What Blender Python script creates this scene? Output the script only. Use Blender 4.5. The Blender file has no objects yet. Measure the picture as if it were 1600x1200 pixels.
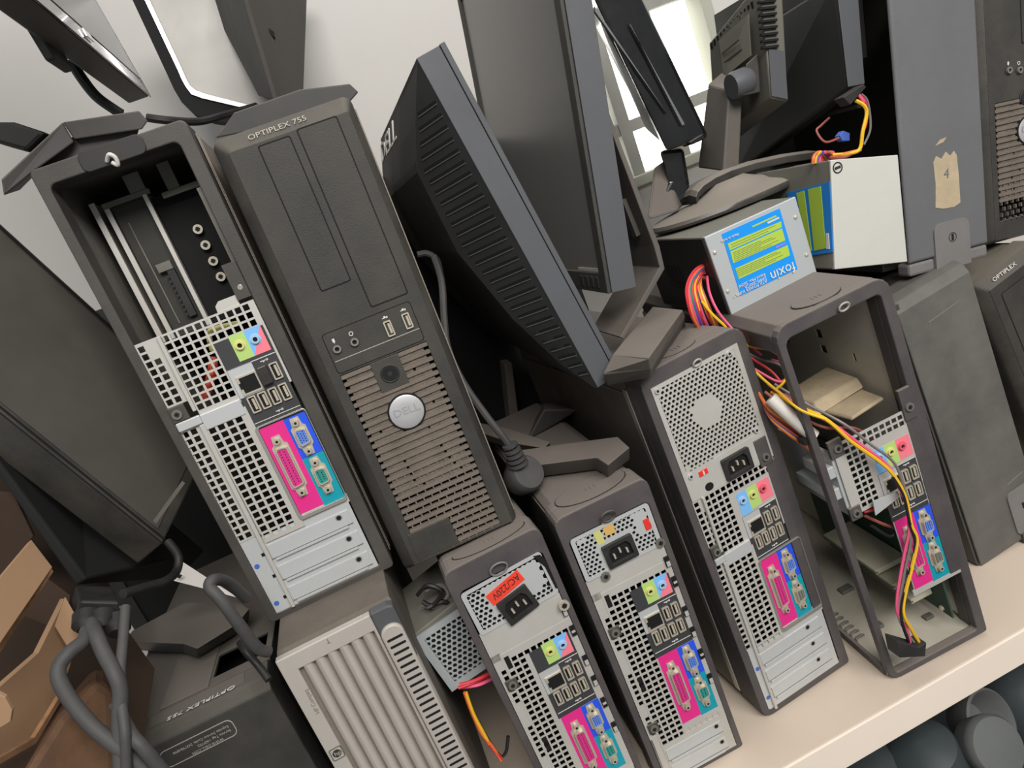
import bpy, math, random
from mathutils import Matrix, Vector
random.seed(7)
SC = bpy.context.scene
COL = SC.collection
PI = math.pi

# ------------------------------------------------------------------ camera, world, lights, exposure
FPX = 1098.36                                   # focal length in pixels of the 1600 x 1200 frame
CAMP = Vector((-0.20622, -0.56253, 0.59361))
CR = Vector((0.90162, -0.24417, -0.35702))      # camera right
CD = Vector((-0.40430, -0.18249, -0.89624))     # camera down
CF = Vector((0.15368, 0.95241, -0.26325))       # camera forward
cam = bpy.data.cameras.new('camera')
cam.sensor_fit = 'HORIZONTAL'; cam.sensor_width = 36.0
cam.lens = 36.0 * FPX / 1600.0
cam.clip_start = 0.01; cam.clip_end = 60
camo = bpy.data.objects.new('camera', cam); COL.objects.link(camo)
mw = Matrix.Identity(4)
for i in range(3):
    mw[i][0] = CR[i]; mw[i][1] = -CD[i]; mw[i][2] = -CF[i]; mw[i][3] = CAMP[i]
camo.matrix_world = mw
SC.camera = camo

wd = bpy.data.worlds.new('daylight'); SC.world = wd; wd.use_nodes = True
bgn = wd.node_tree.nodes['Background']
bgn.inputs[0].default_value = (0.93, 0.97, 1.0, 1); bgn.inputs[1].default_value = 0.30

def area(name, loc, target, size, power, color=(1, 1, 1)):
    l = bpy.data.lights.new(name, 'AREA'); l.shape = 'RECTANGLE'
    l.size, l.size_y = size; l.energy = power; l.color = color
    o = bpy.data.objects.new(name, l); COL.objects.link(o); o.location = loc
    d = Vector(target) - Vector(loc)
    o.rotation_euler = d.to_track_quat('-Z', 'Y').to_euler()
    return o
area('added_fill_light', (0.22, -1.6, 1.7), (0.16, 0.0, 0.2), (1.5, 0.7), 54, (1.0, 0.965, 0.93))  # unseen lamp added in front, reaches into the open towers
area('added_fill_light', (0.2, 0.0, 2.3), (0.1, 0.2, 0.0), (1.2, 0.5), 10, (1.0, 0.985, 0.97))  # unseen lamp added overhead as fill

vs = SC.view_settings
vs.view_transform = 'Standard'; vs.look = 'None'; vs.gamma = 1.0; vs.use_curve_mapping = False
vs.exposure = 0.0

# ------------------------------------------------------------------ materials
def lin(c):
    out = []
    for v in c[:3]:
        v /= 255.0
        out.append(v / 12.92 if v <= 0.04045 else ((v + 0.055) / 1.055) ** 2.4)
    return (*out, 1.0)

MAT = {}
def mk(name, rgb, rough=0.6, metal=0.0, dust=None, dust_amt=0.5, dust_scale=25, up=0.0, bump=0.0, bump_scale=400, spec=0.4, emit=None, coat=0.0):
    """Principled material; dust is a noise-broken second colour; up = how much more dust lies on surfaces that face upwards."""
    m = bpy.data.materials.new(name); m.use_nodes = True
    nt = m.node_tree; N = nt.nodes; Lk = nt.links
    b = N['Principled BSDF']
    b.inputs['Roughness'].default_value = rough
    b.inputs['Metallic'].default_value = metal
    b.inputs['Specular IOR Level'].default_value = spec
    b.inputs['Coat Weight'].default_value = coat
    tc = N.new('ShaderNodeTexCoord')
    if dust:
        nz = N.new('ShaderNodeTexNoise'); nz.inputs['Scale'].default_value = dust_scale
        nz.inputs['Detail'].default_value = 6; nz.inputs['Roughness'].default_value = 0.65
        Lk.new(tc.outputs['Object'], nz.inputs['Vector'])
        mr = N.new('ShaderNodeMapRange'); mr.inputs[1].default_value = 0.35; mr.inputs[2].default_value = 0.75
        mr.inputs[3].default_value = 0.0; mr.inputs[4].default_value = dust_amt
        Lk.new(nz.outputs['Fac'], mr.inputs[0])
        fac = mr.outputs[0]
        if up > 0:
            g = N.new('ShaderNodeNewGeometry'); sx = N.new('ShaderNodeSeparateXYZ')
            Lk.new(g.outputs['Normal'], sx.inputs[0])
            m2 = N.new('ShaderNodeMapRange'); m2.inputs[1].default_value = 0.25; m2.inputs[2].default_value = 0.9
            m2.inputs[3].default_value = 0.0; m2.inputs[4].default_value = up
            Lk.new(sx.outputs['Z'], m2.inputs[0])
            ad = N.new('ShaderNodeMath'); ad.operation = 'ADD'; ad.use_clamp = True
            Lk.new(fac, ad.inputs[0]); Lk.new(m2.outputs[0], ad.inputs[1]); fac = ad.outputs[0]
        mx = N.new('ShaderNodeMix'); mx.data_type = 'RGBA'
        mx.inputs[6].default_value = lin(rgb); mx.inputs[7].default_value = lin(dust)
        Lk.new(fac, mx.inputs[0]); Lk.new(mx.outputs[2], b.inputs['Base Color'])
        rr = N.new('ShaderNodeMapRange'); rr.inputs[3].default_value = rough; rr.inputs[4].default_value = 0.9
        Lk.new(fac, rr.inputs[0]); Lk.new(rr.outputs[0], b.inputs['Roughness'])
    else:
        b.inputs['Base Color'].default_value = lin(rgb)
    if bump > 0:
        n2 = N.new('ShaderNodeTexNoise'); n2.inputs['Scale'].default_value = bump_scale; n2.inputs['Detail'].default_value = 3
        Lk.new(tc.outputs['Object'], n2.inputs['Vector'])
        bp = N.new('ShaderNodeBump'); bp.inputs['Strength'].default_value = bump; bp.inputs['Distance'].default_value = 0.001
        Lk.new(n2.outputs['Fac'], bp.inputs['Height']); Lk.new(bp.outputs[0], b.inputs['Normal'])
    if emit:
        b.inputs['Emission Color'].default_value = lin(emit[0]); b.inputs['Emission Strength'].default_value = emit[1]
    MAT[name] = m
    return m

DUST = (138, 128, 115)
mk('black', (36, 36, 35), .5, dust=(70, 68, 63), dust_amt=.45, dust_scale=30, up=.25)
mk('black_gloss', (16, 17, 18), .12, dust=(80, 76, 70), dust_amt=.12, dust_scale=18, up=.55, spec=.6, coat=.3)
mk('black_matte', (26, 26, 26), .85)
mk('bezel_dark', (51, 50, 47), .55, dust=(92, 88, 80), dust_amt=.45, dust_scale=14, up=.9, bump=.25, bump_scale=900)
mk('bezel_rim', (56, 55, 52), .45, dust=(104, 98, 88), dust_amt=.5, dust_scale=12, up=.9, bump=.2, bump_scale=900)
mk('slat', (120, 110, 100), .9, dust=(84, 79, 72), dust_amt=.6, dust_scale=40, bump=.5, bump_scale=700)
mk('dust_mat', (122, 110, 99), .95, dust=(60, 57, 52), dust_amt=.8, dust_scale=60, bump=.8, bump_scale=500)
mk('frame_purple', (72, 68, 69), .5, dust=(120, 112, 105), dust_amt=.35, dust_scale=16, up=.95, bump=.15, bump_scale=800)
mk('frame_charcoal', (62, 60, 57), .5, dust=(100, 95, 87), dust_amt=.45, dust_scale=16, up=.95, bump=.15, bump_scale=800)
mk('dusty_grey', (98, 94, 90), .8, dust=DUST, dust_amt=.7, dust_scale=10, up=.6, bump=.3, bump_scale=300)
mk('metal', (198, 196, 190), .42, .25, dust=(168, 160, 146), dust_amt=.55, dust_scale=18, bump=.05, bump_scale=300)
mk('metal_plain', (200, 203, 203), .38, .3, dust=(176, 174, 168), dust_amt=.35, dust_scale=22)
mk('steel_inside', (120, 118, 110), .55, .25, dust=(90, 86, 78), dust_amt=.6, dust_scale=14)
mk('steel_inside_light', (206, 203, 190), .6, .05, dust=(168, 160, 142), dust_amt=.5, dust_scale=10, up=.5)
mk('steel_dark', (52, 52, 48), .5, .3, dust=(76, 73, 66), dust_amt=.5, dust_scale=20)
mk('side_panel', (118, 111, 104), .35, .35, dust=(96, 89, 80), dust_amt=.6, dust_scale=8)
mk('bright_edge', (190, 186, 178), .3, .7)
mk('port_black', (58, 58, 60), .6)
mk('hole_black', (14, 14, 14), .8)
mk('pink', (222, 44, 134), .5); mk('blue', (40, 84, 222), .5); mk('teal', (16, 150, 168), .5)
mk('pink_in', (205, 50, 128), .6); mk('blue_in', (92, 132, 220), .6); mk('teal_in', (40, 140, 130), .6)
mk('grey_in', (120, 120, 112), .6)
mk('lime', (176, 206, 118), .5); mk('sky', (120, 182, 236), .5); mk('salmon', (238, 126, 140), .5)
mk('lime_ring', (208, 206, 128), .4); mk('sky_ring', (158, 192, 224), .4); mk('salmon_ring', (220, 96, 112), .4)
mk('nickel', (204, 196, 178), .38, .45)
mk('print_white', (214, 212, 206), .7)
mk('print_grey', (168, 164, 154), .7)
mk('print_dark', (46, 44, 42), .8)
mk('logo_silver', (206, 206, 206), .35, .55, dust=(170, 170, 170), dust_amt=.4, dust_scale=60)
mk('logo_etch', (152, 154, 158), .5)
mk('red_label', (236, 66, 46), .6)
mk('red_plastic', (224, 52, 44), .45)
mk('orange_plastic', (206, 84, 56), .5)
mk('yellow_sticker', (196, 192, 120), .8); mk('orange_sticker', (206, 166, 90), .8)
mk('hp_silver', (196, 190, 182), .4, .25, dust=(150, 140, 126), dust_amt=.4, dust_scale=8, bump=.08)
mk('hp_groove', (120, 113, 103), .6, dust=(150, 142, 130), dust_amt=.5, dust_scale=20)
mk('hp_top', (112, 104, 94), .7, dust=(78, 72, 64), dust_amt=.8, dust_scale=9, bump=.3)
mk('hp_blackpiece', (78, 80, 84), .4, dust=(100, 96, 90), dust_amt=.4, dust_scale=20)
mk('shelf', (212, 196, 178), .5, dust=(190, 174, 156), dust_amt=.6, dust_scale=3, bump=.03)
mk('shelf_edge', (246, 232, 216), .5, dust=(232, 214, 196), dust_amt=.4, dust_scale=6)
mk('wall', (204, 201, 196), .9, dust=(194, 189, 182), dust_amt=.6, dust_scale=2.5, bump=.1, bump_scale=60)
mk('reveal', (176, 176, 162), .85, dust=(160, 158, 144), dust_amt=.5, dust_scale=3)
mk('window_bar', (150, 150, 142), .7, dust=(126, 124, 116), dust_amt=.5, dust_scale=20)
mk('outside', (255, 255, 252), .9, emit=((255, 255, 250), 2.6))
mk('card_shaded', (62, 47, 36), .9, dust=(44, 33, 25), dust_amt=.6, dust_scale=10)  # cardboard with the shade of the box inside put into its colour
mk('hump_grey', (100, 98, 90), .55, dust=(120, 116, 104), dust_amt=.4, dust_scale=10)
mk('card', (160, 128, 98), .85, dust=(150, 118, 88), dust_amt=.5, dust_scale=14, bump=.1, bump_scale=200)
mk('card_edge', (150, 112, 78), .95, dust=(92, 66, 44), dust_amt=.8, dust_scale=90)
mk('bag', (112, 82, 58), .5, dust=(62, 44, 32), dust_amt=.9, dust_scale=22, bump=1.0, bump_scale=40)
mk('cable', (62, 62, 62), .6, dust=(96, 92, 86), dust_amt=.4, dust_scale=30)
mk('cable_black', (26, 26, 26), .5, dust=(56, 54, 50), dust_amt=.4, dust_scale=40)
mk('screen_grey', (112, 111, 108), .3, spec=.5)
mk('screen_dusty', (74, 72, 67), .5, dust=(98, 94, 86), dust_amt=.5, dust_scale=7)
mk('screen_reflection', (178, 175, 168), .25, dust=(164, 160, 152), dust_amt=.5, dust_scale=4)
mk('silver_trim', (238, 238, 238), .2, .5)
mk('highlight_grey', (120, 122, 122), .3, .3)
mk('monitor_edge', (84, 86, 90), .5, dust=(74, 74, 74), dust_amt=.5, dust_scale=14, bump=.12, bump_scale=1200)
mk('monitor_back', (40, 41, 41), .5, dust=(70, 68, 62), dust_amt=.35, dust_scale=8, up=.7, bump=.1, bump_scale=900)
mk('m7_dust', (64, 60, 55), .7, dust=(88, 82, 75), dust_amt=.7, dust_scale=12, bump=.3, bump_scale=200)
mk('stand_dusty', (86, 82, 77), .6, dust=(118, 110, 102), dust_amt=.5, dust_scale=9, up=.7)
mk('stand_dark', (50, 49, 48), .5, dust=(104, 97, 90), dust_amt=.3, dust_scale=12, up=1.0)
mk('dish', (40, 38, 36), .3, dust=(132, 124, 114), dust_amt=.3, dust_scale=8, up=1.0, spec=.6)
mk('edge_beige', (150, 140, 128), .5, .2, dust=(110, 102, 92), dust_amt=.5, dust_scale=12)
mk('sticker_grey', (140, 138, 124), .8)
mk('tape', (186, 168, 138), .8, dust=(150, 138, 118), dust_amt=.7, dust_scale=50)
mk('slate', (104, 105, 108), .6, dust=(92, 90, 88), dust_amt=.6, dust_scale=10, bump=.15, bump_scale=500)
mk('slate_light', (120, 118, 116), .6, dust=(104, 100, 96), dust_amt=.5, dust_scale=20)
mk('old_lid', (84, 83, 80), .45, dust=(122, 119, 110), dust_amt=.75, dust_scale=9, bump=.25, bump_scale=120)
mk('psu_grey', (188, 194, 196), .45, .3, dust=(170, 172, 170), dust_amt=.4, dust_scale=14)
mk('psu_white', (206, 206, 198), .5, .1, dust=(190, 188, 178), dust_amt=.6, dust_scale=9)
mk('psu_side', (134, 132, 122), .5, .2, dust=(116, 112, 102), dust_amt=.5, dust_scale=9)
mk('foxin_blue', (18, 146, 236), .5); mk('foxin_green', (172, 200, 70), .6)
mk('foxin_blue_dim', (40, 128, 206), .5); mk('violet', (130, 128, 214), .6)
for n, c in dict(red=(206, 52, 62), orange=(228, 118, 62), yellow=(234, 186, 40), pinkw=(224, 88, 128), green=(36, 132, 96), purple=(96, 74, 160),
                 blackw=(34, 33, 33), greyw=(122, 116, 112), brown=(150, 82, 72), bluew=(70, 90, 170), white=(214, 208, 200)).items():
    mk('wire_' + n, c, .5)
mk('pcb', (44, 72, 56), .6, dust=(70, 78, 66), dust_amt=.6, dust_scale=20)
mk('slot_ivory', (206, 200, 176), .6)
mk('paper', (206, 202, 196), .8)
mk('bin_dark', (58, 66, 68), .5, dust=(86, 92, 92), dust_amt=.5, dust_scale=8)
mk('bin_grey', (98, 102, 102), .6, dust=(118, 116, 110), dust_amt=.6, dust_scale=10, bump=.2, bump_scale=120)
mk('floor', (96, 90, 84), .8, dust=(70, 66, 62), dust_amt=.5, dust_scale=3)
mk('tongue', (178, 168, 148), .6)
mk('usb_blue', (70, 100, 180), .5)

# ------------------------------------------------------------------ geometry helpers
class MB:
    """Collects faces; S scales the numbers to metres (towers are written in millimetres)."""
    def __init__(s, S=0.001): s.v = []; s.f = []; s.m = []; s.S = S; s.mats = []
    def mi(s, m):
        if m not in s.mats: s.mats.append(m)
        return s.mats.index(m)
    def add(s, vs, fs, m=None, T=None):
        o = len(s.v)
        for p in vs:
            p = Vector(p)
            if T is not None: p = T @ p
            s.v.append(p * s.S)
        k = s.mi(m)
        for f in fs: s.f.append([o + i for i in f]); s.m.append(k)
    def box(s, x0, y0, z0, x1, y1, z1, m=None, T=None):
        s.hexa([(x0, y0, z0), (x1, y0, z0), (x1, y0, z1), (x0, y0, z1)], [(x0, y1, z0), (x1, y1, z0), (x1, y1, z1), (x0, y1, z1)], m, T)
    def hexa(s, a, b, m=None, T=None):
        s.loft([a, b], m, T)
    def loft(s, loops, m=None, T=None, caps=True, closed=True):
        n = len(loops[0]); vs = [p for l in loops for p in l]; fs = []
        for k in range(len(loops) - 1):
            for i in range(n if closed else n - 1):
                j = (i + 1) % n
                fs.append((k * n + i, k * n + j, (k + 1) * n + j, (k + 1) * n + i))
        if caps and closed:
            fs.append(tuple(reversed(range(n)))); fs.append(tuple((len(loops) - 1) * n + i for i in range(n)))
        s.add(vs, fs, m, T)
    def prism(s, poly, y0, y1, m=None, T=None):
        s.loft([[(x, y0, z) for x, z in poly], [(x, y1, z) for x, z in poly]], m, T)
    def ring(s, outer, inner, y0, y1, m=None, T=None):
        n = len(outer); vs = []
        for y in (y0, y1):
            vs += [(x, y, z) for x, z in outer]; vs += [(x, y, z) for x, z in inner]
        fs = []
        for i in range(n):
            j = (i + 1) % n
            fs.append((i, j, n + j, n + i)); fs.append((2 * n + i, 3 * n + i, 3 * n + j, 2 * n + j))
            fs.append((i, 2 * n + i, 2 * n + j, j)); fs.append((n + i, n + j, 3 * n + j, 3 * n + i))
        s.add(vs, fs, m, T)
    def cyl(s, c, r, y0, y1, m=None, n=20, T=None, r1=None):
        r1 = r if r1 is None else r1
        s.loft([[(c[0] + q * math.cos(2 * PI * i / n), y, c[1] + q * math.sin(2 * PI * i / n)) for i in range(n)] for y, q in ((y0, r), (y1, r1))], m, T)
    def lathe(s, prof, m=None, n=24, T=None):
        """profile of (radius, z) turned about z"""
        s.loft([[(r * math.cos(2 * PI * i / n), r * math.sin(2 * PI * i / n), z) for i in range(n)] for r, z in prof], m, T)
    def tube(s, pts, r, m=None, n=8):
        pts = [Vector(p) for p in pts]; loops = []
        prev = None
        for i, p in enumerate(pts):
            d = (pts[min(i + 1, len(pts) - 1)] - pts[max(i - 1, 0)]).normalized()
            a = prev if prev is not None else Vector((0.3, 0.5, 0.81))
            u = a - d * a.dot(d)
            if u.length < 1e-4: u = d.orthogonal()
            u.normalize(); w = d.cross(u); prev = u
            loops.append([p + (u * math.cos(2 * PI * k / n) + w * math.sin(2 * PI * k / n)) * r for k in range(n)])
        s.loft(loops, m)
    def grid(s, xs, zs, y0, y1, hole, m=None, T=None):
        """plate with rectangular holes: xs, zs are cut lines, hole(i, j) tells which cells are open"""
        nx, nz = len(xs), len(zs)
        vs = [(x, y, z) for y in (y0, y1) for z in zs for x in xs]; N = nx * nz
        op = lambda i, j: i < 0 or j < 0 or i >= nx - 1 or j >= nz - 1 or hole(i, j)
        fs = []
        for j in range(nz - 1):
            for i in range(nx - 1):
                if op(i, j): continue
                a, b, c, d = j * nx + i, j * nx + i + 1, (j + 1) * nx + i + 1, (j + 1) * nx + i
                fs.append((a, b, c, d)); fs.append((N + d, N + c, N + b, N + a))
                for (p, q, di, dj) in ((a, b, 0, -1), (b, c, 1, 0), (c, d, 0, 1), (d, a, -1, 0)):
                    if op(i + di, j + dj): fs.append((q, p, N + p, N + q))
        s.add(vs, fs, m, T)
    def hexgrid(s, x0, z0, x1, z1, pitch, hr, y0, y1, solid, m=None, T=None):
        """sheet of hexagon cells, each with a round hole unless solid(x, z)"""
        dz = pitch * math.sqrt(3) / 2; R = pitch / math.sqrt(3); row = 0; z = z0
        while z <= z1 + 1e-6:
            x = x0 + (pitch / 2 if row % 2 else 0)
            while x <= x1 + 1e-6:
                o = [(x + R * math.cos(PI / 6 + k * PI / 3), z + R * math.sin(PI / 6 + k * PI / 3)) for k in range(6)]
                if solid(x, z):
                    s.add([(a, y0, b) for a, b in o], [tuple(range(6))], m, T)
                else:
                    h = [(x + hr * math.cos(PI / 6 + k * PI / 3), z + hr * math.sin(PI / 6 + k * PI / 3)) for k in range(6)]
                    vs = [(a, y0, b) for a, b in o] + [(a, y0, b) for a, b in h] + [(a, y1, b) for a, b in h]
                    fs = []
                    for k in range(6):
                        l = (k + 1) % 6
                        fs += [(k, l, 6 + l, 6 + k), (6 + k, 6 + l, 12 + l, 12 + k)]
                    s.add(vs, fs, m, T)
                x += pitch
            z += dz; row += 1

ROOT = {}
def finish(name, mb, m, parent, bevel, smooth, world):
    """One mesh object; world: the numbers are world metres and are moved into the parent's frame."""
    R = ROOT.get(parent.name) if parent is not None else None
    vs = mb.v
    if world and R is not None:
        inv = R.inverted(); vs = [inv @ p for p in vs]
    me = bpy.data.meshes.new(name)
    me.from_pydata([tuple(p) for p in vs], [], mb.f)
    mats = [x if x is not None else m for x in mb.mats] or [m]
    for x in mats: me.materials.append(MAT[x])
    if len(mats) > 1: me.polygons.foreach_set('material_index', mb.m)
    import bmesh
    bm = bmesh.new(); bm.from_mesh(me)
    if len(bm.faces) < 3000: bmesh.ops.recalc_face_normals(bm, faces=bm.faces)
    bm.to_mesh(me); bm.free()
    o = bpy.data.objects.new(name, me); COL.objects.link(o)
    if parent is not None:
        o.parent = parent; ROOT[o.name] = R
    else:
        ROOT[o.name] = Matrix.Identity(4)
    if bevel:
        b = o.modifiers.new('bevel', 'BEVEL'); b.width = bevel; b.segments = 2; b.limit_method = 'ANGLE'; b.angle_limit = math.radians(35)
    if smooth: 
        me.polygons.foreach_set('use_smooth', [True] * len(me.polygons))
        try: me.set_sharp_from_angle(angle=math.radians(40))
        except Exception: pass
    return o
def obj(name, mb, m, parent=None, bevel=0, smooth=False): return finish(name, mb, m, parent, bevel, smooth, False)
def wobj(name, mb, m, parent=None, bevel=0, smooth=False): return finish(name, mb, m, parent, bevel, smooth, True)
def tag(o, label=None, cat=None, group=None, kind=None):
    if label: o['label'] = label
    if cat: o['category'] = cat
    if group: o['group'] = group
    if kind: o['kind'] = kind
    return o
def thing(name, label, cat, M=None, group=None):
    o = bpy.data.objects.new(name, None); COL.objects.link(o); o.empty_display_size = .02
    M = M if M is not None else Matrix.Identity(4)
    o.matrix_world = M; ROOT[o.name] = M.copy()
    return tag(o, label, cat, group)
def frame(x, y, z, yaw=0, roll=0, s=1.0):
    return Matrix.Translation((x, y, z)) @ Matrix.Rotation(math.radians(yaw), 4, 'Z') @ Matrix.Rotation(math.radians(roll), 4, 'Y') @ Matrix.Scale(s, 4)

def ray(px, py): return CR * ((px - 800) / FPX) + CD * ((py - 600) / FPX) + CF
def P(px, py, y):                                   # a sight line of the photograph met at depth y
    r = ray(px, py); return CAMP + r * ((y - CAMP.y) / r.y)
def PZ(px, py, z):
    r = ray(px, py); return CAMP + r * ((z - CAMP.z) / r.z)
def Wm(): return MB(1.0)
def pbox(front, back, y0=None, y1=None):
    """closed solid between two outlines of (px, py[, y])"""
    a = [P(*(p if len(p) == 3 else (*p, y0))) for p in front]; b = [P(*(p if len(p) == 3 else (*p, y1))) for p in back]
    mb = Wm(); mb.loft([a, b]); return mb
def pslab(poly, y0, th, m=None, mb=None):
    """outline met at plane y0 (or per-point y), thickened by th metres along +y"""
    mb = mb or Wm()
    a = [P(*(p if len(p) == 3 else (*p, y0))) for p in poly]
    mb.loft([a, [q + Vector((0, th, 0)) for q in a]], m); return mb
def pplate(poly, th, m=None, mb=None, flip=1):
    """flat outline of (px, py, y) thickened along its own normal, away from the camera"""
    mb = mb or Wm()
    a = [P(*p) for p in poly]
    n = Vector((0, 0, 0))
    for i in range(len(a)):
        p, q = a[i], a[(i + 1) % len(a)]
        n += (p - CAMP).cross(q - CAMP) * 0 + Vector(((p.y - q.y) * (p.z + q.z), (p.z - q.z) * (p.x + q.x), (p.x - q.x) * (p.y + q.y)))
    n.normalize()
    if n.dot(a[0] - CAMP) < 0: n = -n
    mb.loft([a, [q + n * th * flip for q in a]], m); return mb
def planar(poly):
    """sight lines of the outline met with the plane of its first three points"""
    a, b, c = [P(*p) for p in poly[:3]]; n = (b - a).cross(c - a); out = [a, b, c]
    for p in poly[3:]:
        r = ray(p[0], p[1]); out.append(CAMP + r * ((a - CAMP).dot(n) / r.dot(n)))
    return out, n.normalized()
def flat(poly, th, lift=0.0):
    a, n = planar(poly)
    if n.dot(a[0] - CAMP) < 0: n = -n
    a = [q - n * lift for q in a]; mb = Wm(); mb.loft([a, [q + n * th for q in a]]); return mb
def smooth_pts(pts, k=6):
    pts = [Vector(p) for p in pts]; out = []
    for i in range(len(pts) - 1):
        p0, p1, p2, p3 = pts[max(i - 1, 0)], pts[i], pts[i + 1], pts[min(i + 2, len(pts) - 1)]
        for j in range(k):
            t = j / k
            out.append(.5 * ((2 * p1) + (p2 - p0) * t + (2 * p0 - 5 * p1 + 4 * p2 - p3) * t * t + (3 * p1 - p0 - 3 * p2 + p3) * t ** 3))
    out.append(pts[-1]); return out
def pcable(pts, y, r, mb=None, m=None, n=8):
    """round cable through photograph points (px, py[, y])"""
    mb = mb or Wm()
    mb.tube(smooth_pts([P(*(p if len(p) == 3 else (*p, y))) for p in pts]), r, m, n); return mb
def rrect(x0, z0, x1, z1, r, n=4):
    """rounded rectangle; r is one radius or four (bottom left, bottom right, top right, top left)"""
    rs = r if isinstance(r, (tuple, list)) else (r,) * 4
    out = []
    for k, (x, z, sx, sz) in enumerate(((x0, z0, 1, 1), (x1, z0, -1, 1), (x1, z1, -1, -1), (x0, z1, 1, -1))):
        a0 = PI + .5 * PI * k; q = max(rs[k], .05)
        for i in range(n + 1):
            a = a0 + .5 * PI * i / n
            out.append((x + sx * q + q * math.cos(a), z + sz * q + q * math.sin(a)))
    return out
def text(name, s, parent, o, right, upv, size, m, th=.0002, world=False, align='LEFT', sx=1.0):
    """flat lettering as a mesh; o, right, upv in metres in the parent's frame (or the world's)"""
    cu = bpy.data.curves.new(name, 'FONT'); cu.body = s; cu.size = size; cu.extrude = th; cu.align_x = align; cu.resolution_u = 2
    t = bpy.data.objects.new(name, cu); COL.objects.link(t)
    dg = bpy.context.evaluated_depsgraph_get()
    me = bpy.data.meshes.new_from_object(t.evaluated_get(dg))
    bpy.data.objects.remove(t)
    r = Vector(right).normalized(); u = Vector(upv); u = (u - r * u.dot(r)).normalized(); n = r.cross(u)
    T = Matrix.Identity(4)
    for i in range(3): T[i][0] = r[i] * sx; T[i][1] = u[i]; T[i][2] = n[i]; T[i][3] = o[i]
    if world and parent is not None: T = ROOT[parent.name].inverted() @ T
    me.transform(T); me.materials.clear(); me.materials.append(MAT[m])
    ob = bpy.data.objects.new(name, me); COL.objects.link(ob)
    if parent is not None: ob.parent = parent; ROOT[ob.name] = ROOT[parent.name]
    return ob

# ------------------------------------------------------------------ the setting
WALLY = 0.62
mb = Wm(); mb.box(-1.6, WALLY, -0.8, 0.24, WALLY + .06, 1.7); mb.box(0.545, WALLY, -.8, 1.9, WALLY + .06, 1.7)
mb.box(0.24, WALLY, -.8, 0.545, WALLY + .06, 0.50); mb.box(0.24, WALLY, 1.15, 0.545, WALLY + .06, 1.7)
tag(wobj('wall_back', mb, 'wall'), kind='structure')
mb = Wm(); mb.box(-1.6, -2.4, -.86, 1.9, WALLY + .06, -.8)
tag(wobj('floor', mb, 'floor'), kind='structure')
# window: pale reveal, steel bars, a pane each and the bright day behind
mb = Wm()
mb.ring([(0.24, .50), (.545, .50), (.545, 1.15), (.24, 1.15)], [(.262, .518), (.525, .518), (.525, 1.13), (.262, 1.13)], WALLY - .012, WALLY + .05)
win = tag(wobj('window_1', mb, 'reveal', None, .002), kind='structure')
for x in (.335, .428): 
    b = Wm(); b.box(x - .011, WALLY + .005, .518, x + .011, WALLY + .03, 1.13); wobj('window_bar', b, 'window_bar', win)
for z in (.60, .775, .95):
    b = Wm(); b.box(.262, WALLY + .008, z - .010, .525, WALLY + .027, z + .010); wobj('window_bar', b, 'window_bar', win)
b = Wm(); b.box(.24, WALLY + .035, .50, .545, WALLY + .038, 1.15); wobj('window_pane', b, 'outside', win)

# shelf board with its lighter edge band
sh = thing('shelf_board', 'cream laminate shelf board carrying the whole pile of computers', 'shelf')
b = Wm(); b.box(-1.3, -.056, -.036, 1.4, WALLY - .002, 0); wobj('board', b, 'shelf', sh, .0006)
b = Wm(); b.box(-1.3, -.0592, -.037, 1.4, -.0562, .0002); tag(wobj('edge_band', b, 'shelf_edge', sh, .0006), 'paler edge band along the front of the board')

# ------------------------------------------------------------------ ports and panels of the towers (millimetres: u right, depth, v up)
def dsub(parent, name, cu, cv, span, wide, core, rows, pins, y=-1.0):
    """D-shaped connector standing on end: flange with two screws, shell, coloured core with pin holes"""
    L = span; mb = MB()
    h = L / 2 + 4.2; q = L / 2 - 5.0
    fl = [(cu - 3.6, cv - h), (cu + 3.6, cv - h), (cu + 4.4, cv - q - 2), (cu + wide / 2 + 1.6, cv - q), (cu + wide / 2 + 1.6, cv + q), (cu + 4.4, cv + q + 2),
          (cu + 3.6, cv + h), (cu - 3.6, cv + h), (cu - 4.4, cv + q + 2), (cu - wide / 2 - 1.6, cv + q), (cu - wide / 2 - 1.6, cv - q), (cu - 4.4, cv - q - 2)]
    mb.prism(fl, y - .5, y + .9, 'nickel')
    a = q - .8
    sh = [(cu - wide / 2 + .8, cv - a + 1.6), (cu - wide / 2 + 2.0, cv - a), (cu + wide / 2 - 1.2, cv - a + .8), (cu + wide / 2, cv - a + 2), (cu + wide / 2, cv + a - 2), (cu + wide / 2 - 1.2, cv + a - .8), (cu - wide / 2 + 2.0, cv + a), (cu - wide / 2 + .8, cv + a - 1.6)]
    inn = [(cu + (x - cu) * .84, cv + (z - cv) * (1 - .9 / a)) for x, z in sh]
    mb.ring(sh, inn, y - 4.2, y - .4, 'nickel')
    mb.prism(inn, y - 3.4, y - .4, core)
    for s in (-1, 1):
        mb.cyl((cu, cv + s * L / 2), 2.5, y - 4.6, y - .4, 'nickel', 10)
        mb.cyl((cu, cv + s * L / 2), 1.2, y - 4.75, y - 4.5, 'hole_black', 8)
    for r in range(rows):
        x = cu + (r - (rows - 1) / 2) * (wide * .62 / max(rows, 1))
        k = pins - (r % 2)
        for i in range(k):
            z = cv + (i - (k - 1) / 2) * ((2 * a - 4) / pins)
            mb.box(x - .42, y - 3.6, z - .42, x + .42, y - 3.3, z + .42, 'hole_black')
    return obj(name, mb, 'nickel', parent, 0)

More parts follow.
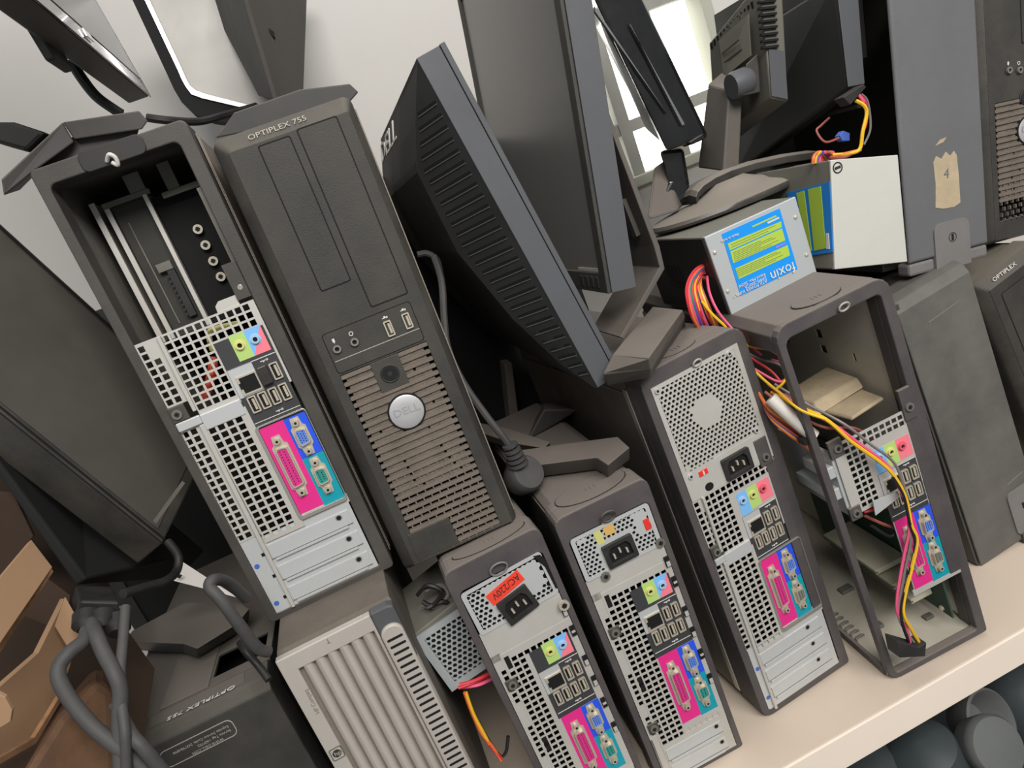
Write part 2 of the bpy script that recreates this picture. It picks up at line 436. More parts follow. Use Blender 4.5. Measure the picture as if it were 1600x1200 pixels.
def usb(parent, u, v, w=7.0, h=14.2, y=-.6, plug=False):
    mb = MB()
    mb.ring(rrect(u - w / 2, v - h / 2, u + w / 2, v + h / 2, .8, 2), rrect(u - w / 2 + 1.1, v - h / 2 + 1.1, u + w / 2 - 1.1, v + h / 2 - 1.1, .4, 2), y - 1.6, y + .8, 'nickel')
    mb.box(u - w / 2 + .8, y + .2, v - h / 2 + .8, u + w / 2 - .8, y + .8, v + h / 2 - .8, 'hole_black')
    if plug: mb.box(u - w / 2 - .4, y - 5, v - h / 2 + .2, u + w / 2 + .6, y - .2, v + h / 2 - .2, 'black')
    else: mb.box(u - .2, y - 1.0, v - h / 2 + 2.4, u + 1.7, y + .3, v + h / 2 - 2.4, 'tongue')
    return obj('usb_port', mb, 'nickel', parent)

def jack(parent, u, v, ring, y=-.6, R=4.6):
    mb = MB()
    mb.cyl((u, v), R, y - .3, y + .4, ring, 20)
    mb.ring([(u + R * .74 * math.cos(t * PI / 8), v + R * .74 * math.sin(t * PI / 8)) for t in range(16)], [(u + R * .42 * math.cos(t * PI / 8), v + R * .42 * math.sin(t * PI / 8)) for t in range(16)], y - 2.2, y - .2, ring if ring != 'port_black' else 'grey_in')
    mb.cyl((u, v), R * .42, y - .5, y, 'hole_black', 14)
    return obj('audio_jack', mb, ring, parent)

def iec(parent, u, v, w=31, h=22, rot=0, y=-.4):
    T = Matrix.Translation((u, 0, v)) @ Matrix.Rotation(math.radians(-rot), 4, 'Y')
    mb = MB()
    outer = rrect(-w / 2, -h / 2, w / 2, h / 2, 1.2, 2); n = len(outer)
    a, b = w / 2 - 4.2, h / 2 - 3.8
    cav = [(-a, -b), (a, -b), (a, b * .45), (a * .72, b), (-a * .72, b), (-a, b * .45)]
    # cavity outline resampled to the outer loop's count
    cv = []
    for k in range(4):
        src = [[cav[0]], [cav[1]], [cav[2], cav[3]], [cav[4], cav[5]]][k]
        for i in range(3): cv.append(src[0] if i < 2 else src[-1]) if len(src) > 1 else cv.append((src[0][0] + i * 1e-3, src[0][1]))
    mb.ring(outer, cv, y - 3.0, y + .6, 'black', T)
    mb.prism(cav, y - .2, y + .5, 'hole_black', T)
    for du, dv in ((-6.4, -1.6), (0, 1.6), (6.4, -1.6)):
        mb.box(du - .9, y - 2.6, dv - 2.6, du + .9, y, dv + 2.2, 'nickel', T)
    return obj('power_inlet', mb, 'black', parent, .0003)

def screw(parent, u, v, R=4.2, y=-1, m='steel_inside', name='screw'):
    mb = MB(); mb.cyl((u, v), R, y - 1.6, y + .6, m, 14, None); mb.cyl((u, v), R * .55, y - 1.75, y - 1.5, 'steel_dark', 6)
    mb.box(u - R * .1, y - 1.9, v - R * .5, u + R * .1, y - 1.7, v + R * .5, 'hole_black'); mb.box(u - R * .5, y - 1.9, v - R * .1, u + R * .5, y - 1.7, v + R * .1, 'hole_black')
    return obj(name, mb, m, parent)

def ports(parent, du, dv, audio=2, block_plug=False):
    """the board's connector block; du, dv shift it against the first tower's"""
    U = lambda a: a + du
    V = lambda a: a + dv
    def plate(name, x0, z0, x1, z1, m, y=-.5, poly=None):
        mb = MB()
        if poly: mb.prism([(U(a), V(b)) for a, b in poly], y, .4)
        else: mb.box(U(x0), y, V(z0), U(x1), .4, V(z1))
        return obj(name, mb, m, parent)
    plate('port_surround', 60.5, 160, 101, 213.5, 'port_black', -.35)
    if audio == 2:
        plate('audio_surround', 60.5, 213.7, 101, 237, 'port_black', -.35)
        plate('line_out_label', 73, 216.5, 85.2, 238, 'lime')
        plate('line_in_label', 0, 0, 0, 0, 'sky', -.5, [(85.2, 216.5), (99, 238), (85.2, 238)])
        plate('microphone_label', 0, 0, 0, 0, 'salmon', -.5, [(85.2, 216.5), (99, 216.5), (99, 238)])
        jack(parent, U(78.6), V(228.6), 'lime_ring'); jack(parent, U(91.3), V(228.6), 'sky_ring')
    else:
        plate('line_in_label', 62, 214, 73.6, 238.5, 'sky'); plate('line_out_label', 73.6, 216, 86, 238.5, 'lime'); plate('microphone_label', 86, 217, 100.5, 238.5, 'salmon')
        jack(parent, U(66.8), V(230), 'sky_ring'); jack(parent, U(79), V(230), 'lime_ring'); jack(parent, U(91), V(230), 'salmon_ring')
    plate('network_surround', 60.8, 188.8, 80.6, 213.2, 'metal_plain', -.6)
    mb = MB(); mb.ring([(U(64.2), V(190)), (U(80.4), V(190)), (U(80.4), V(206)), (U(64.2), V(206))], [(U(66.2), V(191.4)), (U(79.4), V(191.4)), (U(79.4), V(204.6)), (U(66.2), V(204.6))], -1.8, .2, 'nickel')
    mb.box(U(66), -.9, V(191.2), U(79.6), -.4, V(204.8), 'hole_black'); mb.box(U(64.6), -2.0, V(195.5), U(67), -.8, V(200.6), 'hole_black')
    obj('network_port', mb, 'nickel', parent)
    usb(parent, U(86), V(199.4), plug=block_plug); usb(parent, U(95.2), V(199.4))
    for k in range(4): usb(parent, U(68.4 + 8.7 * k), V(181))
    for (a, b) in ((80.8, 213.0), (62, 165.4)):
        mb = MB(); mb.box(U(a), -.75, V(b), U(100.5), -.4, V(b + .5)); obj('printed_line', mb, 'print_white', parent)
    for (a, b) in ((90, 210.5), (84, 168.6)):
        mb = MB(); mb.box(U(a - 3), -.75, V(b - .3), U(a + 3), -.4, V(b + .3)); mb.cyl((U(a + 2.6), V(b)), .9, -.75, -.4, None, 8); mb.box(U(a - 1), -.75, V(b - 1.2), U(a), -.4, V(b))
        obj('usb_symbol', mb, 'print_white', parent)
    plate('parallel_label', 62.6, 79.4, 83, 160, 'pink'); plate('vga_label', 83, 122.6, 101.5, 159.6, 'blue'); plate('serial_label', 83, 78, 101.5, 122.6, 'teal')
    dsub(parent, 'parallel_port', U(71.9), V(121.8), 48.2, 10.4, 'pink_in', 2, 13)
    dsub(parent, 'vga_port', U(91.4), V(141.1), 26, 9.6, 'blue_in', 3, 5)
    dsub(parent, 'serial_port', U(91.8), V(103.8), 26, 9.6, 'teal_in' if audio == 2 else 'grey_in', 2, 5)

def cutlines(first, n, pitch, hole, lo, hi):
    xs = [lo]
    for k in range(n): xs += [first + k * pitch - hole / 2, first + k * pitch + hole / 2]
    return xs + [hi]

def cover_slots(parent, u0, u1, vs, hole_u):
    for v in vs:
        mb = MB(); mb.box(u0, -1.0, v - 9, u1, .3, v + 3.6); mb.box(u0 + 2, -2.2, v - 11.6, u1 - 5, .3, v - 9.6)
        mb.cyl((hole_u, v), 2.1, -1.15, -.9, 'hole_black', 12); mb.cyl((hole_u, v), 3.0, -1.08, -.9, 'bright_edge', 14)
        mb.box(u0 - 1, -1.2, v - 9.4, u1, .3, v - 8.9, 'steel_inside')
        obj('slot_cover', mb, 'metal_plain', parent, .0004)

def dt_shell(root, fm, left='side_panel', right='side_panel', inside='steel_dark', H=397, W=114, D=340, rad=(4, 4, 9, 9), inner=(8, 6, 103, 384), topm=None, y0=0):
    """plastic surround, side panels, top cover and the hollow steel body of a tower"""
    mb = MB()
    mb.ring(rrect(0, 0, W, H, rad), rrect(*inner, (3, 3, 5, 5)), y0, 22)
    mb.ring(rrect(0, 0, W, H, rad), rrect(3, 2.4, W - 3, H - 3, [max(r - 2, .5) for r in rad]), 22, 34)
    obj('rear_surround', mb, fm, root, .0011)
    if left:
        mb = MB(); mb.box(1.2, 30, 12, 3, D, H - 8); obj('side_panel', mb, left, root, .0006)
    if right:
        mb = MB(); mb.box(W - 3, 30, 12, W - 1.2, D, H - 8); obj('side_panel', mb, right, root, .0006)
    mb = MB(); mb.prism([(3, H - 6), (10, H - 1), (W - 10, H - 1), (W - 3, H - 6), (W - 3, H - 8), (3, H - 8)], 30, D); obj('top_cover', mb, topm or fm, root, .001)
    mb = MB()
    mb.box(4, 8, 4, W - 4, D - 2, 6)
    if left: mb.box(4, 24, 6, 5, D - 2, H - 9)
    mb.box(W - 5, 24, 6, W - 4, D - 2, H - 9); mb.box(4, D - 3, 6, W - 4, D - 2, H - 9); mb.box(4, 24, H - 10, W - 4, D - 2, H - 9)
    return obj('chassis', mb, inside, root)

def dt_lower_panel(root, du, dv, gu, top, audio, right_edge=103, left_strip=True, block_plug=False):
    """punched steel panel with square mesh, connector block and slot covers"""
    g = lambda a: a + gu
    pan_v0, t = 6, top
    rp = MB(); rp.box(8, .6, 6, 28, 1.6, 8); rp.box(8, 2.2, 6, 9, 2.6, top)
    # solid lands of the panel round the port block
    rp.box(g(54.5), .1, 72 + dv * .8, right_edge, 1.2, 80 + dv)
    rp.box(g(58.5) , .1, 160 + dv, 61 + du, 1.2, 238 + dv) if du > gu else None
    panel = obj('rear_panel', rp, 'metal', root)
    cx, cz = 6.45, 6.5
    # upper mesh: three full rows, ten short rows
    ncol = int((right_edge - 5 - g(30.8)) / cx) + 1
    xs = cutlines(g(30.8), ncol, cx, 4.7, g(27.4), right_edge - .6)
    nrow = 10; zs = cutlines(top - 4 - (nrow - 1) * cz, nrow, cz, 4.8, top - 4 - (nrow - 1) * cz - 9, top)
    xl = 60.5 + du
    def hole(i, j):
        if not (i % 2 == 1 and j % 2 == 1): return False
        r = nrow - 1 - j // 2; x = (xs[i] + xs[i + 1]) / 2
        return r < (3 if audio == 2 else 2) or x < xl - 2.2
    mb = MB(); mb.grid(xs, zs, -.3, .9, hole); obj('vent_mesh', mb, 'metal', panel)
    # lower mesh, four columns
    nrow2 = 16; v_top = zs[0] - 12 if True else 0
    v2 = 174.2 + dv
    xs = cutlines(g(30.8), 4, 7.3, 5.2, g(27.0), 61.5 + du); zs = cutlines(v2 - 15 * 6.62, 16, 6.62, 4.9, v2 - 15 * 6.62 - 6, v2 + 8)
    mb = MB(); mb.grid(xs, zs, -1.4, -.2, lambda i, j: i % 2 == 1 and j % 2 == 1); obj('vent_mesh', mb, 'metal', panel)
    # flange with two columns, upper and lower
    for v0, n in ((top - 5, 8), (178.8 + dv, 16)):
        c0 = 10.6 if v0 > 200 else 9.8
        xs = cutlines(c0 + .8, 2, 6.8, 4.7, 8, g(27.2)); zs = cutlines(v0 - (n - 1) * 6.5, n, 6.5, 4.7, v0 - (n - 1) * 6.5 - 4, v0 + 5)
        mb = MB(); mb.grid(xs, zs, .6, 1.8, lambda i, j, n=n: i % 2 == 1 and j % 2 == 1 and not (n == 8 and i == 3 and j // 2 > n - 3)); obj('vent_mesh', mb, 'metal', panel)
    # ridge between flange and plate, bracket with its screw
    mb = MB(); mb.prism([(g(24.6), v2 + 20), (g(27.4), v2 + 20), (g(28.6), top), (g(25.6), top)], -3.0, 1); mb.prism([(g(22), 6), (g(25), 6), (g(27.2), v2 + 8), (g(23.6), v2 + 8)], -2.6, 1)
    obj('folded_ridge', mb, 'metal', panel, .0005)
    mb = MB(); mb.box(8, -2.6, v2 + 8.6, g(27), 1, v2 + 16); mb.box(g(27), -2.2, v2 + 2, 60 + du, 1, v2 + 15.5); obj('latch_bar', mb, 'metal_plain', panel, .0008)
    mb = MB(); mb.box(7.6, -2.2, v2 + 16.5, 20.5, 1.4, v2 + 29); obj('screw_bracket', mb, 'frame_charcoal', panel, .0005)
    screw(panel, 13, v2 + 22.8, 4.0, -2.2)
    ports(panel, du, dv, audio, block_plug)
    if du < 0:
        mb = MB(); mb.box(92.4, -.8, 76 + dv, 104, 6, 259); obj('inner_flange', mb, 'frame_purple', panel, .0006)
    # lip round the coloured connectors
    mb = MB(); mb.ring(rrect(59.8 + du, 74.5 + dv, right_edge - .4, 163 + dv, 3, 3), rrect(62.4 + du, 78 + dv, right_edge - 1.2, 161.5 + dv, 2.4, 3), -2.2, .6); obj('port_lip', mb, 'bright_edge', panel, .0003)
    hu = 89.2 + du
    mb = MB(); mb.box(g(24), .2, 6.5, right_edge - 1.5, 1.2, 75 + dv); mb.box(8.2, .2, 6.5, g(25), 1.4, 77 + dv); 
    for (a, b) in ((11.8, 52.7), (11.9, 14.8)): mb.cyl((a, b + dv), 2.2, -.2, .4, 'usb_blue', 12)
    for b in (60, 38.5, 17): mb.box(19.2, -.1, b + dv * .8 - 1.5, 22.2, .4, b + dv * .8 + 1.5, 'hole_black')
    obj('slot_frame', mb, 'metal_plain', panel)
    cover_slots(panel, g(26.5), right_edge - 5 + (du * .3 if du < 0 else 0), (62.6 + dv, 41.4 + dv, 20.2 + dv), hu)
    return panel

def latch(root, u0, u1, H, y0, y1, ringu, ringv, rm='print_grey', R=6, yr=-3, lm='frame_purple'):
    mb = MB(); out = [( (u0 + u1) / 2 + (u1 - u0) / 2 * math.cos(k * PI / 12), (y0 + y1) / 2 + (y1 - y0) / 2 * math.sin(k * PI / 12)) for k in range(24)]
    mb.loft([[(a, b, H - 1.5) for a, b in out], [(a, b, H + .9) for a, b in out]])
    c = ((u0 + u1) / 2, (y0 + y1) / 2)
    for k in (-1, 0, 1): mb.box(c[0] + k * 4 - .3, c[1] - 3, H + .8, c[0] + k * 4 + .3, c[1] + 3, H + 1.3)
    obj('release_latch', mb, lm, root, .0004)
    mb = MB(); out = [(c[0] + (a - c[0]) * 1.025, c[1] + (b - c[1]) * 1.05) for a, b in out]
    mb.loft([[(a, b, H - 1.5) for a, b in out], [(a, b, H + .3) for a, b in out]]); obj('latch_gap', mb, 'steel_dark', root)
    mb = MB(); mb.tube([(ringu + R * math.cos(k * PI / 8), yr - 1.5 * math.sin(k * PI / 8), ringv + R * .75 * math.sin(k * PI / 8)) for k in range(17)], .9); obj('padlock_loop', mb, rm, root, 0, True)

# ------------------------------------------------------------------ towers
TW = 'desktop towers stacked on the shelf'
# --- first tower of the upper row: rear open at the top
t = thing('desktop_computer', 'black tower with open gutted rear bay, left of the black tower with round silver badge', 'computer', frame(-.3837, .0266, .3237, .25, .63), TW)
dt_shell(t, 'frame_charcoal', 'side_panel', 'side_panel', 'steel_inside', rad=(3, 3, 5, 4), inner=(8, 6, 103, 384))
pn = dt_lower_panel(t, 0, 0, 0, 258, 2, 103.4, block_plug=True)
for (a, b, c) in ((-2.2, -.4, 'edge_beige'), (114.4, 116.2, 'edge_beige')):
    mb = MB(); mb.box(a, 20, 10, b, 334, 386); mb.box(a + .2, 17, 8, b + .6 * (1 if a < 0 else -1), 21, 388); tag(obj('side_cover', mb, c, t, .0006), 'pale beige steel cover')
for (u0, u1, y, v0, v1, m, nm) in ((11.5, 16, 58, 250, 372, 'metal', 'bay_rail'), (20, 24, 60, 250, 366, 'metal', 'bay_rail'), (52, 55.5, 58, 250, 366, 'metal', 'bay_rail')):
    mb = MB(); mb.box(u0, y, v0, u1, y + 3, v1); mb.box(u0 + 1, y + 3, v0, u0 + 2, y + 60, v1); obj(nm, mb, m, t, .0003)
mb = MB(); mb.box(24, 66, 250, 53, 68, 366, 'steel_dark'); mb.box(31, 65, 260, 32, 66, 350, 'steel_inside'); obj('drive_cage', mb, 'steel_dark', t)
mb = MB(); mb.box(42, 61, 262, 48, 66, 304, 'black'); mb.box(36, 60, 304, 48, 66, 311, 'steel_inside')
for k in range(9): mb.box(40.4, 60, 264 + k * 4.2, 42.5, 64, 266 + k * 4.2, 'black')
obj('drive_connector', mb, 'black', t)
mb = MB(); mb.box(55.5, 70, 250, 100, 72, 362); obj('bay_wall', mb, 'hole_black', t)
for v in (326.5, 312.4, 298.1, 283.9): screw(t, 79, v, 4.0, 66, 'nickel', 'bay_screw')
mb = MB(); mb.box(20, 58, 364.5, 59, 61, 369); mb.box(44, 59, 369, 57, 61, 384); mb.box(66, 58, 357, 100, 61, 362); mb.box(72, 59, 362, 82, 61, 384); obj('bay_crossbar', mb, 'steel_inside', t, .0005)
mb = MB(); mb.box(92, -1.2, 261, 103, 3, 290); mb.cyl((98, 270), 2.2, -1.5, -1.1, 'bright_edge', 10); obj('screw_bracket', mb, 'frame_charcoal', t, .0005)
mb = MB(); mb.prism([(74, 257), (92, 257), (92, 266), (78, 266), (74.5, 263)], .5, 1.5); obj('steel_tab', mb, 'metal', t)
mb = MB(); mb.box(99, 10, 258, 102, 30, 350); obj('inner_rail', mb, 'steel_inside', t)
mb = MB(); mb.tube(smooth_pts([(33, 16, 198), (40, 12, 206), (48, 10, 216), (54, 14, 226)]), 3.8); tag(obj('wire', mb, 'orange_plastic', t, 0, True), 'thick orange wire behind the mesh')
mb = MB(); mb.tube(smooth_pts([(56, 12, 232), (60, 9, 246), (70, 9, 246.5), (84, 12, 244)]), 2.4); tag(obj('wire', mb, 'yellow_sticker', t, 0, True), 'yellow wire behind the mesh')
mb = MB(); mb.tube(smooth_pts([(52, -2, 386), (56, -6, 389), (59, -6, 386), (58, -4, 381), (55, -3, 384)]), 1.5); tag(obj('padlock_loop', mb, 'paper', t, 0, True), 'white padlock loop')
mb = MB(); out = rrect(34, 383, 81, 397.6, 5, 4); mb.prism(out, -1.2, 2); obj('release_latch', mb, 'black', t, .0008)

# --- second tower of the upper row: front with round badge
def dt_front(root, W=114, H=397, D=340, slats=(18.8, 96.5, 189, 28, 6.62), bays=((33.2, 57.6, 262, 380.5), (65.4, 97, 235.3, 382.8)), panel=(18.5, 95.5, 193.5, 228), jacks=((25.5, 213.4), (40.9, 213.5)), usbs=((71.8, 213.2), (88.3, 213.5)),
             power=(57.6, 177.3), badge=(58.1, 140.9, 15.0), line=(19.6, 95.4, 203.8), plate=(45, 70, 163.5, 191), blank=(15.5, 55.5, 7.5, 34.5), clog=9, face='bezel_dark', nslat_top=2, posts=True):
    u0, u1, vt, n, pitch = slats
    vb = vt - (n - 1) * pitch - 3
    mb = MB()
    L0, L1, L2 = rrect(0, 0, W, H, (4, 4, 7, 7)), rrect(1.5, 1, W - 1.5, H - 1, (4, 4, 7, 7)), rrect(10, 4.5, W - 6, H - 13, (3, 3, 4, 4))
    y = lambda l, q: [(a, q, b) for a, b in l]
    mb.loft([y(L0, 30), y(L0, 13), y(L1, 8), y(L2, .6)], None, None, False)
    obj('bezel', mb, 'bezel_rim', root, 0, True)
    mb = MB(); mb.grid([10, u0, u1, W - 6], [4.5, vb, vt + 2.2, H - 13], 0, 3, lambda i, j: i == 1 and j == 1)
    fp = obj('front_plate', mb, face, root, .0006)
    mb = MB(); mb.loft([y(rrect(12, 3, W - 12, H - 9, 6), 12), y(rrect(12, 3, W - 12, H - 9, 6), 13)]); obj('inner_shield', mb, 'hole_black', root)
    for (a, b, c, d) in bays:
        mb = MB(); mb.ring(rrect(a - 1, c - 1, b + 1, d + 1, 2, 3), rrect(a, c, b, d, 1.5, 3), -.15, .5, 'hole_black'); mb.prism(rrect(a + .2, c + .2, b - .2, d - .2, 1.5, 3), -.35, .8, face)
        obj('drive_cover', mb, face, root, 0)
    if panel:
        a, b, c, d = panel
        mb = MB(); mb.ring(rrect(a - .8, c - .8, b + .8, d + .8, 3, 3), rrect(a, c, b, d, 2.5, 3), -.12, .5, 'hole_black'); mb.prism(rrect(a, c, b, d, 2.5, 3), -.3, .5, face); obj('port_panel', mb, face, root)
    if line:
        mb = MB(); mb.box(line[0], -.5, line[2] - .3, line[1], 0, line[2] + .3); obj('printed_line', mb, 'print_grey', root)
    for (a, b) in jacks: jack(root, a, b, 'port_black', -.5, 4.6)
    for (a, b) in usbs: usb(root, a, b, 6.4, 13.6, -.4)
    mb = MB()
    for i, (a, b) in enumerate(jacks):
        if i == 0: mb.box(a - 1, -.6, b + 6, a + 1, -.2, b + 9); mb.box(a - .3, -.6, b + 5, a + .3, -.2, b + 6)
        else: mb.ring([(a + 1.9 * math.cos(k * PI / 6), b + 7.4 + 1.9 * math.sin(k * PI / 6)) for k in range(12)], [(a + 1.3 * math.cos(k * PI / 6), b + 7.4 + 1.3 * math.sin(k * PI / 6)) for k in range(12)], -.6, -.2)
    for (a, b) in usbs:
        mb.box(a - 2.6, -.6, b + 9.3, a + 2, -.2, b + 9.8); mb.cyl((a + 1.6, b + 9.6), .9, -.6, -.2, None, 8); mb.box(a - 1, -.6, b + 9.8, a + .6, -.2, b + 11)
    obj('port_symbols', mb, 'print_white', root)
    # grille: one slat each, felted dust between them, open gaps with little posts lower down
    mb = MB(); mb.box(u0, -.55, -1.75, u1, 3.4, 1.75); s0 = None
    s1 = None
    for k in range(n):
        v = vt - k * pitch
        if nslat_top and plate and k in (0, 1, 2, 3) and plate[2] - 2 < v < plate[3] + 2:
            for (a, b) in ((u0, plate[0]), (plate[1], u1)):
                q = MB(); q.prism(rrect(a, v - 1.7, b, v + 1.7, .9, 2), -.5, 3.4); obj('slat', q, 'slat', root)
            continue
        if blank and v < blank[3]:
            if s1 is None:
                q = MB(); q.prism(rrect(blank[1], -1.7, u1, 1.7, .9, 2), -.5, 3.4); s1 = obj('slat', q, 'slat', root); o = s1
            else:
                o = s1.copy(); COL.objects.link(o); ROOT[o.name] = ROOT[root.name]
        else:
            if s0 is None:
                q = MB(); q.prism(rrect(u0, -1.7, u1, 1.7, .9, 2), -.5, 3.4); s0 = obj('slat', q, 'slat', root); o = s0
            else:
                o = s0.copy(); COL.objects.link(o); ROOT[o.name] = ROOT[root.name]
        o.location = (0, 0, v * .001)
    if posts:
        mb = MB()
        rnd = random.Random(3)
        for k in range(n - clog - 4, n):
            v = vt - k * pitch - pitch / 2
            for i in range(10):
                a = u0 + 4 + (k % 2) * 3.8 + i * 7.7
                if a < u1 - 2: mb.box(a - .6, 0, v - 2, a + .6, 3.2, v + 2)
        q = obj('grille_posts', mb, 'slat', root)
        mb = MB(); v = vt - pitch / 2
        for k in range(0, n - clog - 1):
            vv = vt - k * pitch - pitch / 2
            a = u0 + 3.4
            while a < u1 - 4.5:
                b = min(a + rnd.uniform(6, 40), u1 - 4.5)
                mb.box(a, 1.0 + rnd.uniform(0, .5), vv - 1.9, b, 3.2, vv + 1.9)
                a = b + (rnd.uniform(1.2, 2.4) if k < n - clog - 6 and rnd.random() < .35 else (2.4 if k >= n - clog - 6 else 0.0))
        tag(obj('felted_dust', mb, 'dust_mat', root), None, None, None, 'stuff')
    if blank:
        mb = MB(); mb.box(blank[0], -.6, blank[2], blank[1], 3, blank[3]); mb.box((blank[0] + blank[1]) / 2 - .3, -.8, blank[2], (blank[0] + blank[1]) / 2 + .3, 0, blank[3]); obj('grille_blank', mb, face, root, .0004)
    if plate:
        mb = MB(); mb.box(plate[0], -.7, plate[2], plate[1], 3, plate[3]); obj('button_plate', mb, face, root, .0004)
    mb = MB(); T = Matrix.Identity(4)
    n2 = 28
    def disc(c, prof, name, m, n=28):
        mb = MB(); mb.loft([[(c[0] + r * math.cos(2 * PI * k / n), yy, c[1] + r * math.sin(2 * PI * k / n)) for k in range(n)] for r, yy in prof]); return obj(name, mb, m, root, 0, True)
    disc(power, [(8.2, 2), (8.2, -1.2), (7.4, -1.6), (6.6, -.9)], 'power_button_ring', 'black')
    disc(power, [(6.4, 1), (6.2, -1.4), (4.5, -1.2), (1, -.8)], 'power_button', 'black_gloss')
    disc(badge, [(badge[2] + 1.6, 2), (badge[2] + 1.6, -1.0), (badge[2] + .4, -1.4)], 'badge_ring', 'hole_black')
    disc(badge, [(badge[2], 1), (badge[2], -1.5), (badge[2] * .9, -2.0), (badge[2] * .4, -2.3)], 'badge', 'logo_silver')
    tx = text('badge_lettering', 'DELL', root, (badge[0] * .001, -.0026, (badge[1] - 1.5) * .001), (1, 0, -.05), (0, 0, 1), badge[2] * .00062, 'logo_etch', .0001, False, 'CENTER', 1.15)
    mb = MB(); mb.box(1.2, 26, 6, 3, D, H - 5); obj('side_panel', mb, 'side_panel', root, .0006)
    mb = MB(); mb.box(W - 3, 26, 6, W - 1.2, D, H - 5); obj('side_panel', mb, 'side_panel', root, .0006)
    mb = MB(); mb.box(W + .3, 24, 6, W + 1.9, D, H - 12); mb.box(W + .1, 21, 5, W + 1.7, 25, H - 10); tag(obj('side_cover', mb, 'edge_beige', root, .0006), 'pale beige steel cover')
    mb = MB(); mb.box(3, 28, 2, W - 3, D - 2, H - 4); obj('chassis', mb, 'steel_dark', root)
    mb = MB(); mb.prism([(2, H - 8), (10, H - 1), (W - 10, H - 1), (W - 2, H - 8)], 28, D); obj('top_cover', mb, 'bezel_rim', root, .001)

t = thing('desktop_computer', 'black tower front with round silver badge and dust-clogged grille, beside the gutted tower', 'computer', frame(-.2629, .0158, .315, -.9, 1.0, .9644), TW)
dt_front(t)
mb = MB(); mb.prism(rrect(22, 385.5, 80, 394.5, 3), 3.2, 6); 
text('printed_name', 'OPTIPLEX 755', t, (.028, .0018, .3875), (1, 0, .01), (0, .35, 1), .0062, 'print_grey', .0002, False, 'LEFT', 1.25)
T2 = t

# --- small towers of the lower row (rear sides)
def sff_rear(t, du, dv, tilt, label, psu_m='metal_plain', solid=None):
    W, H = 92.6, 314
    dt_shell(t, 'frame_purple', 'frame_charcoal', 'frame_charcoal', 'steel_dark', H, W, 330, (3, 3, 9, 9), (6.5, 5, 86.5, 291))
    rp = MB(); rp.box(7, .2, 216 + dv + 28, 86, 1.2, 246); 
    rp.box(63.4 + du + 38, .3, 40, 86.4, 1.2, 150); rp.box(7, .4, 5, 9, 1.4, 240); rp.box(7, .4, 5, 15.6, 1.4, 63); rp.box(40, .5, 5, 86, 1.4, 74 + dv)
    panel = obj('rear_panel', rp, 'metal', t)
    # square mesh
    top = 238 + dv + 5
    cx = 6.45
    nc = 10; xs = cutlines(19.4, nc, cx, 4.7, 15.2, 86); nr = int((top - 8 - 40) / 6.5) + 1
    zs = cutlines(top - 4 - (nr - 1) * 6.5, nr, 6.5, 4.7, 5, top + 6)
    xl = 60.5 + du
    def hole(i, j):
        if not (i % 2 == 1 and j % 2 == 1): return False
        r = nr - 1 - j // 2; x = (xs[i] + xs[i + 1]) / 2; z = (zs[j] + zs[j + 1]) / 2
        if z < 44: return False
        if r in (0, 1) and x < 22: return False
        return (r == 0) or x < xl - 1.5 or (z < 76 + dv and x < 80)
    mb = MB(); mb.grid(xs, zs, -.2, .9, hole); obj('vent_mesh', mb, 'metal', panel)
    xs = cutlines(12.5, 1, 6.5, 4.2, 7, 16); zs = cutlines(64, 22, 6.5, 4.6, 60, top + 8)
    mb = MB(); mb.grid(xs, zs, .2, 1.2, lambda i, j: i % 2 == 1 and j % 2 == 1 and j not in (9, 11, 25, 27, 29, 31)); obj('vent_mesh', mb, 'metal', panel)
    for v in (top + 1, 122 + dv + 22, 150 + dv):
        mb = MB(); mb.box(17.5, -.5, v - 12 if v > 200 else v - 9, 22, .2, v + 1); obj('slot_hole', mb, 'hole_black', panel)
    for (a, b) in ((14.5, 186.5), (14.5, 72)):
        mb = MB(); mb.box(a - 5.5, -1.4, b - 5.5, a + 5.5, 1, b + 5.5); obj('screw_bracket', mb, 'frame_charcoal', panel, .0004); screw(panel, a, b, 4.0, -1.4)
    for b in (228, 206, 172, 148, 122, 92):
        mb = MB(); mb.box(81.5, -2.6, b - 5, 86, .2, b + 5, 'hole_black'); mb.box(82, -3.4, b - 4 + (3 if b % 4 else 0), 85.5, -.8, b + 1, 'metal'); obj('hook_tab', mb, 'metal', panel)
    ports(panel, du, dv, 2)
    cover_slots(panel, 17, 78, (38, 18), 73)
    # power supply
    ps = MB(); T = Matrix.Translation((46, 0, 266)) @ Matrix.Rotation(math.radians(-tilt * .35), 4, 'Y') @ Matrix.Translation((-46, 0, -266))
    x0, z0, x1, z1 = 8.5, 246.5, 84.5, 289.5
    if label:   # rim of plain steel, holes only along its edges
        sol = lambda x, z: (26 < x < 72 and 258 < z < 284) or (62 < x < 80 and z > 262) or (x > 75 and z > 274)
    else:
        sol = lambda x, z: (28 < x < 63 and 247 < z < 274) or (x > 68 and z > 262) or (x < 22 and z > 284)
    ps.hexgrid(x0 + 4, z0 + 3.5, x1 - 4, z1 - 3, 4.9 if label else 4.5, 1.95 if label else 1.72, -.6, .4, sol, None, T)
    ps.ring(rrect(x0 - 1, z0 - 1, x1 + 1, z1 + 1, 3), rrect(x0 + 3, z0 + 2.4, x1 - 3, z1 - 2, 2), -.9, .6, None, T)
    ps.box(x0, 3, z0, x1, 3.6, z1, 'hole_black', T)
    p = obj('power_supply', ps, psu_m, t)
    return panel, p
t = thing('desktop_computer', 'small tower with orange-red AC/220V sticker on its tilted power socket', 'computer', frame(-.2303, -.0118, 0, 1.07, -.7), TW)
pn, p = sff_rear(t, -21.3, -30.5, 5, True)
iec(p, 48.2, 256.2, 31, 25, 11, -1)
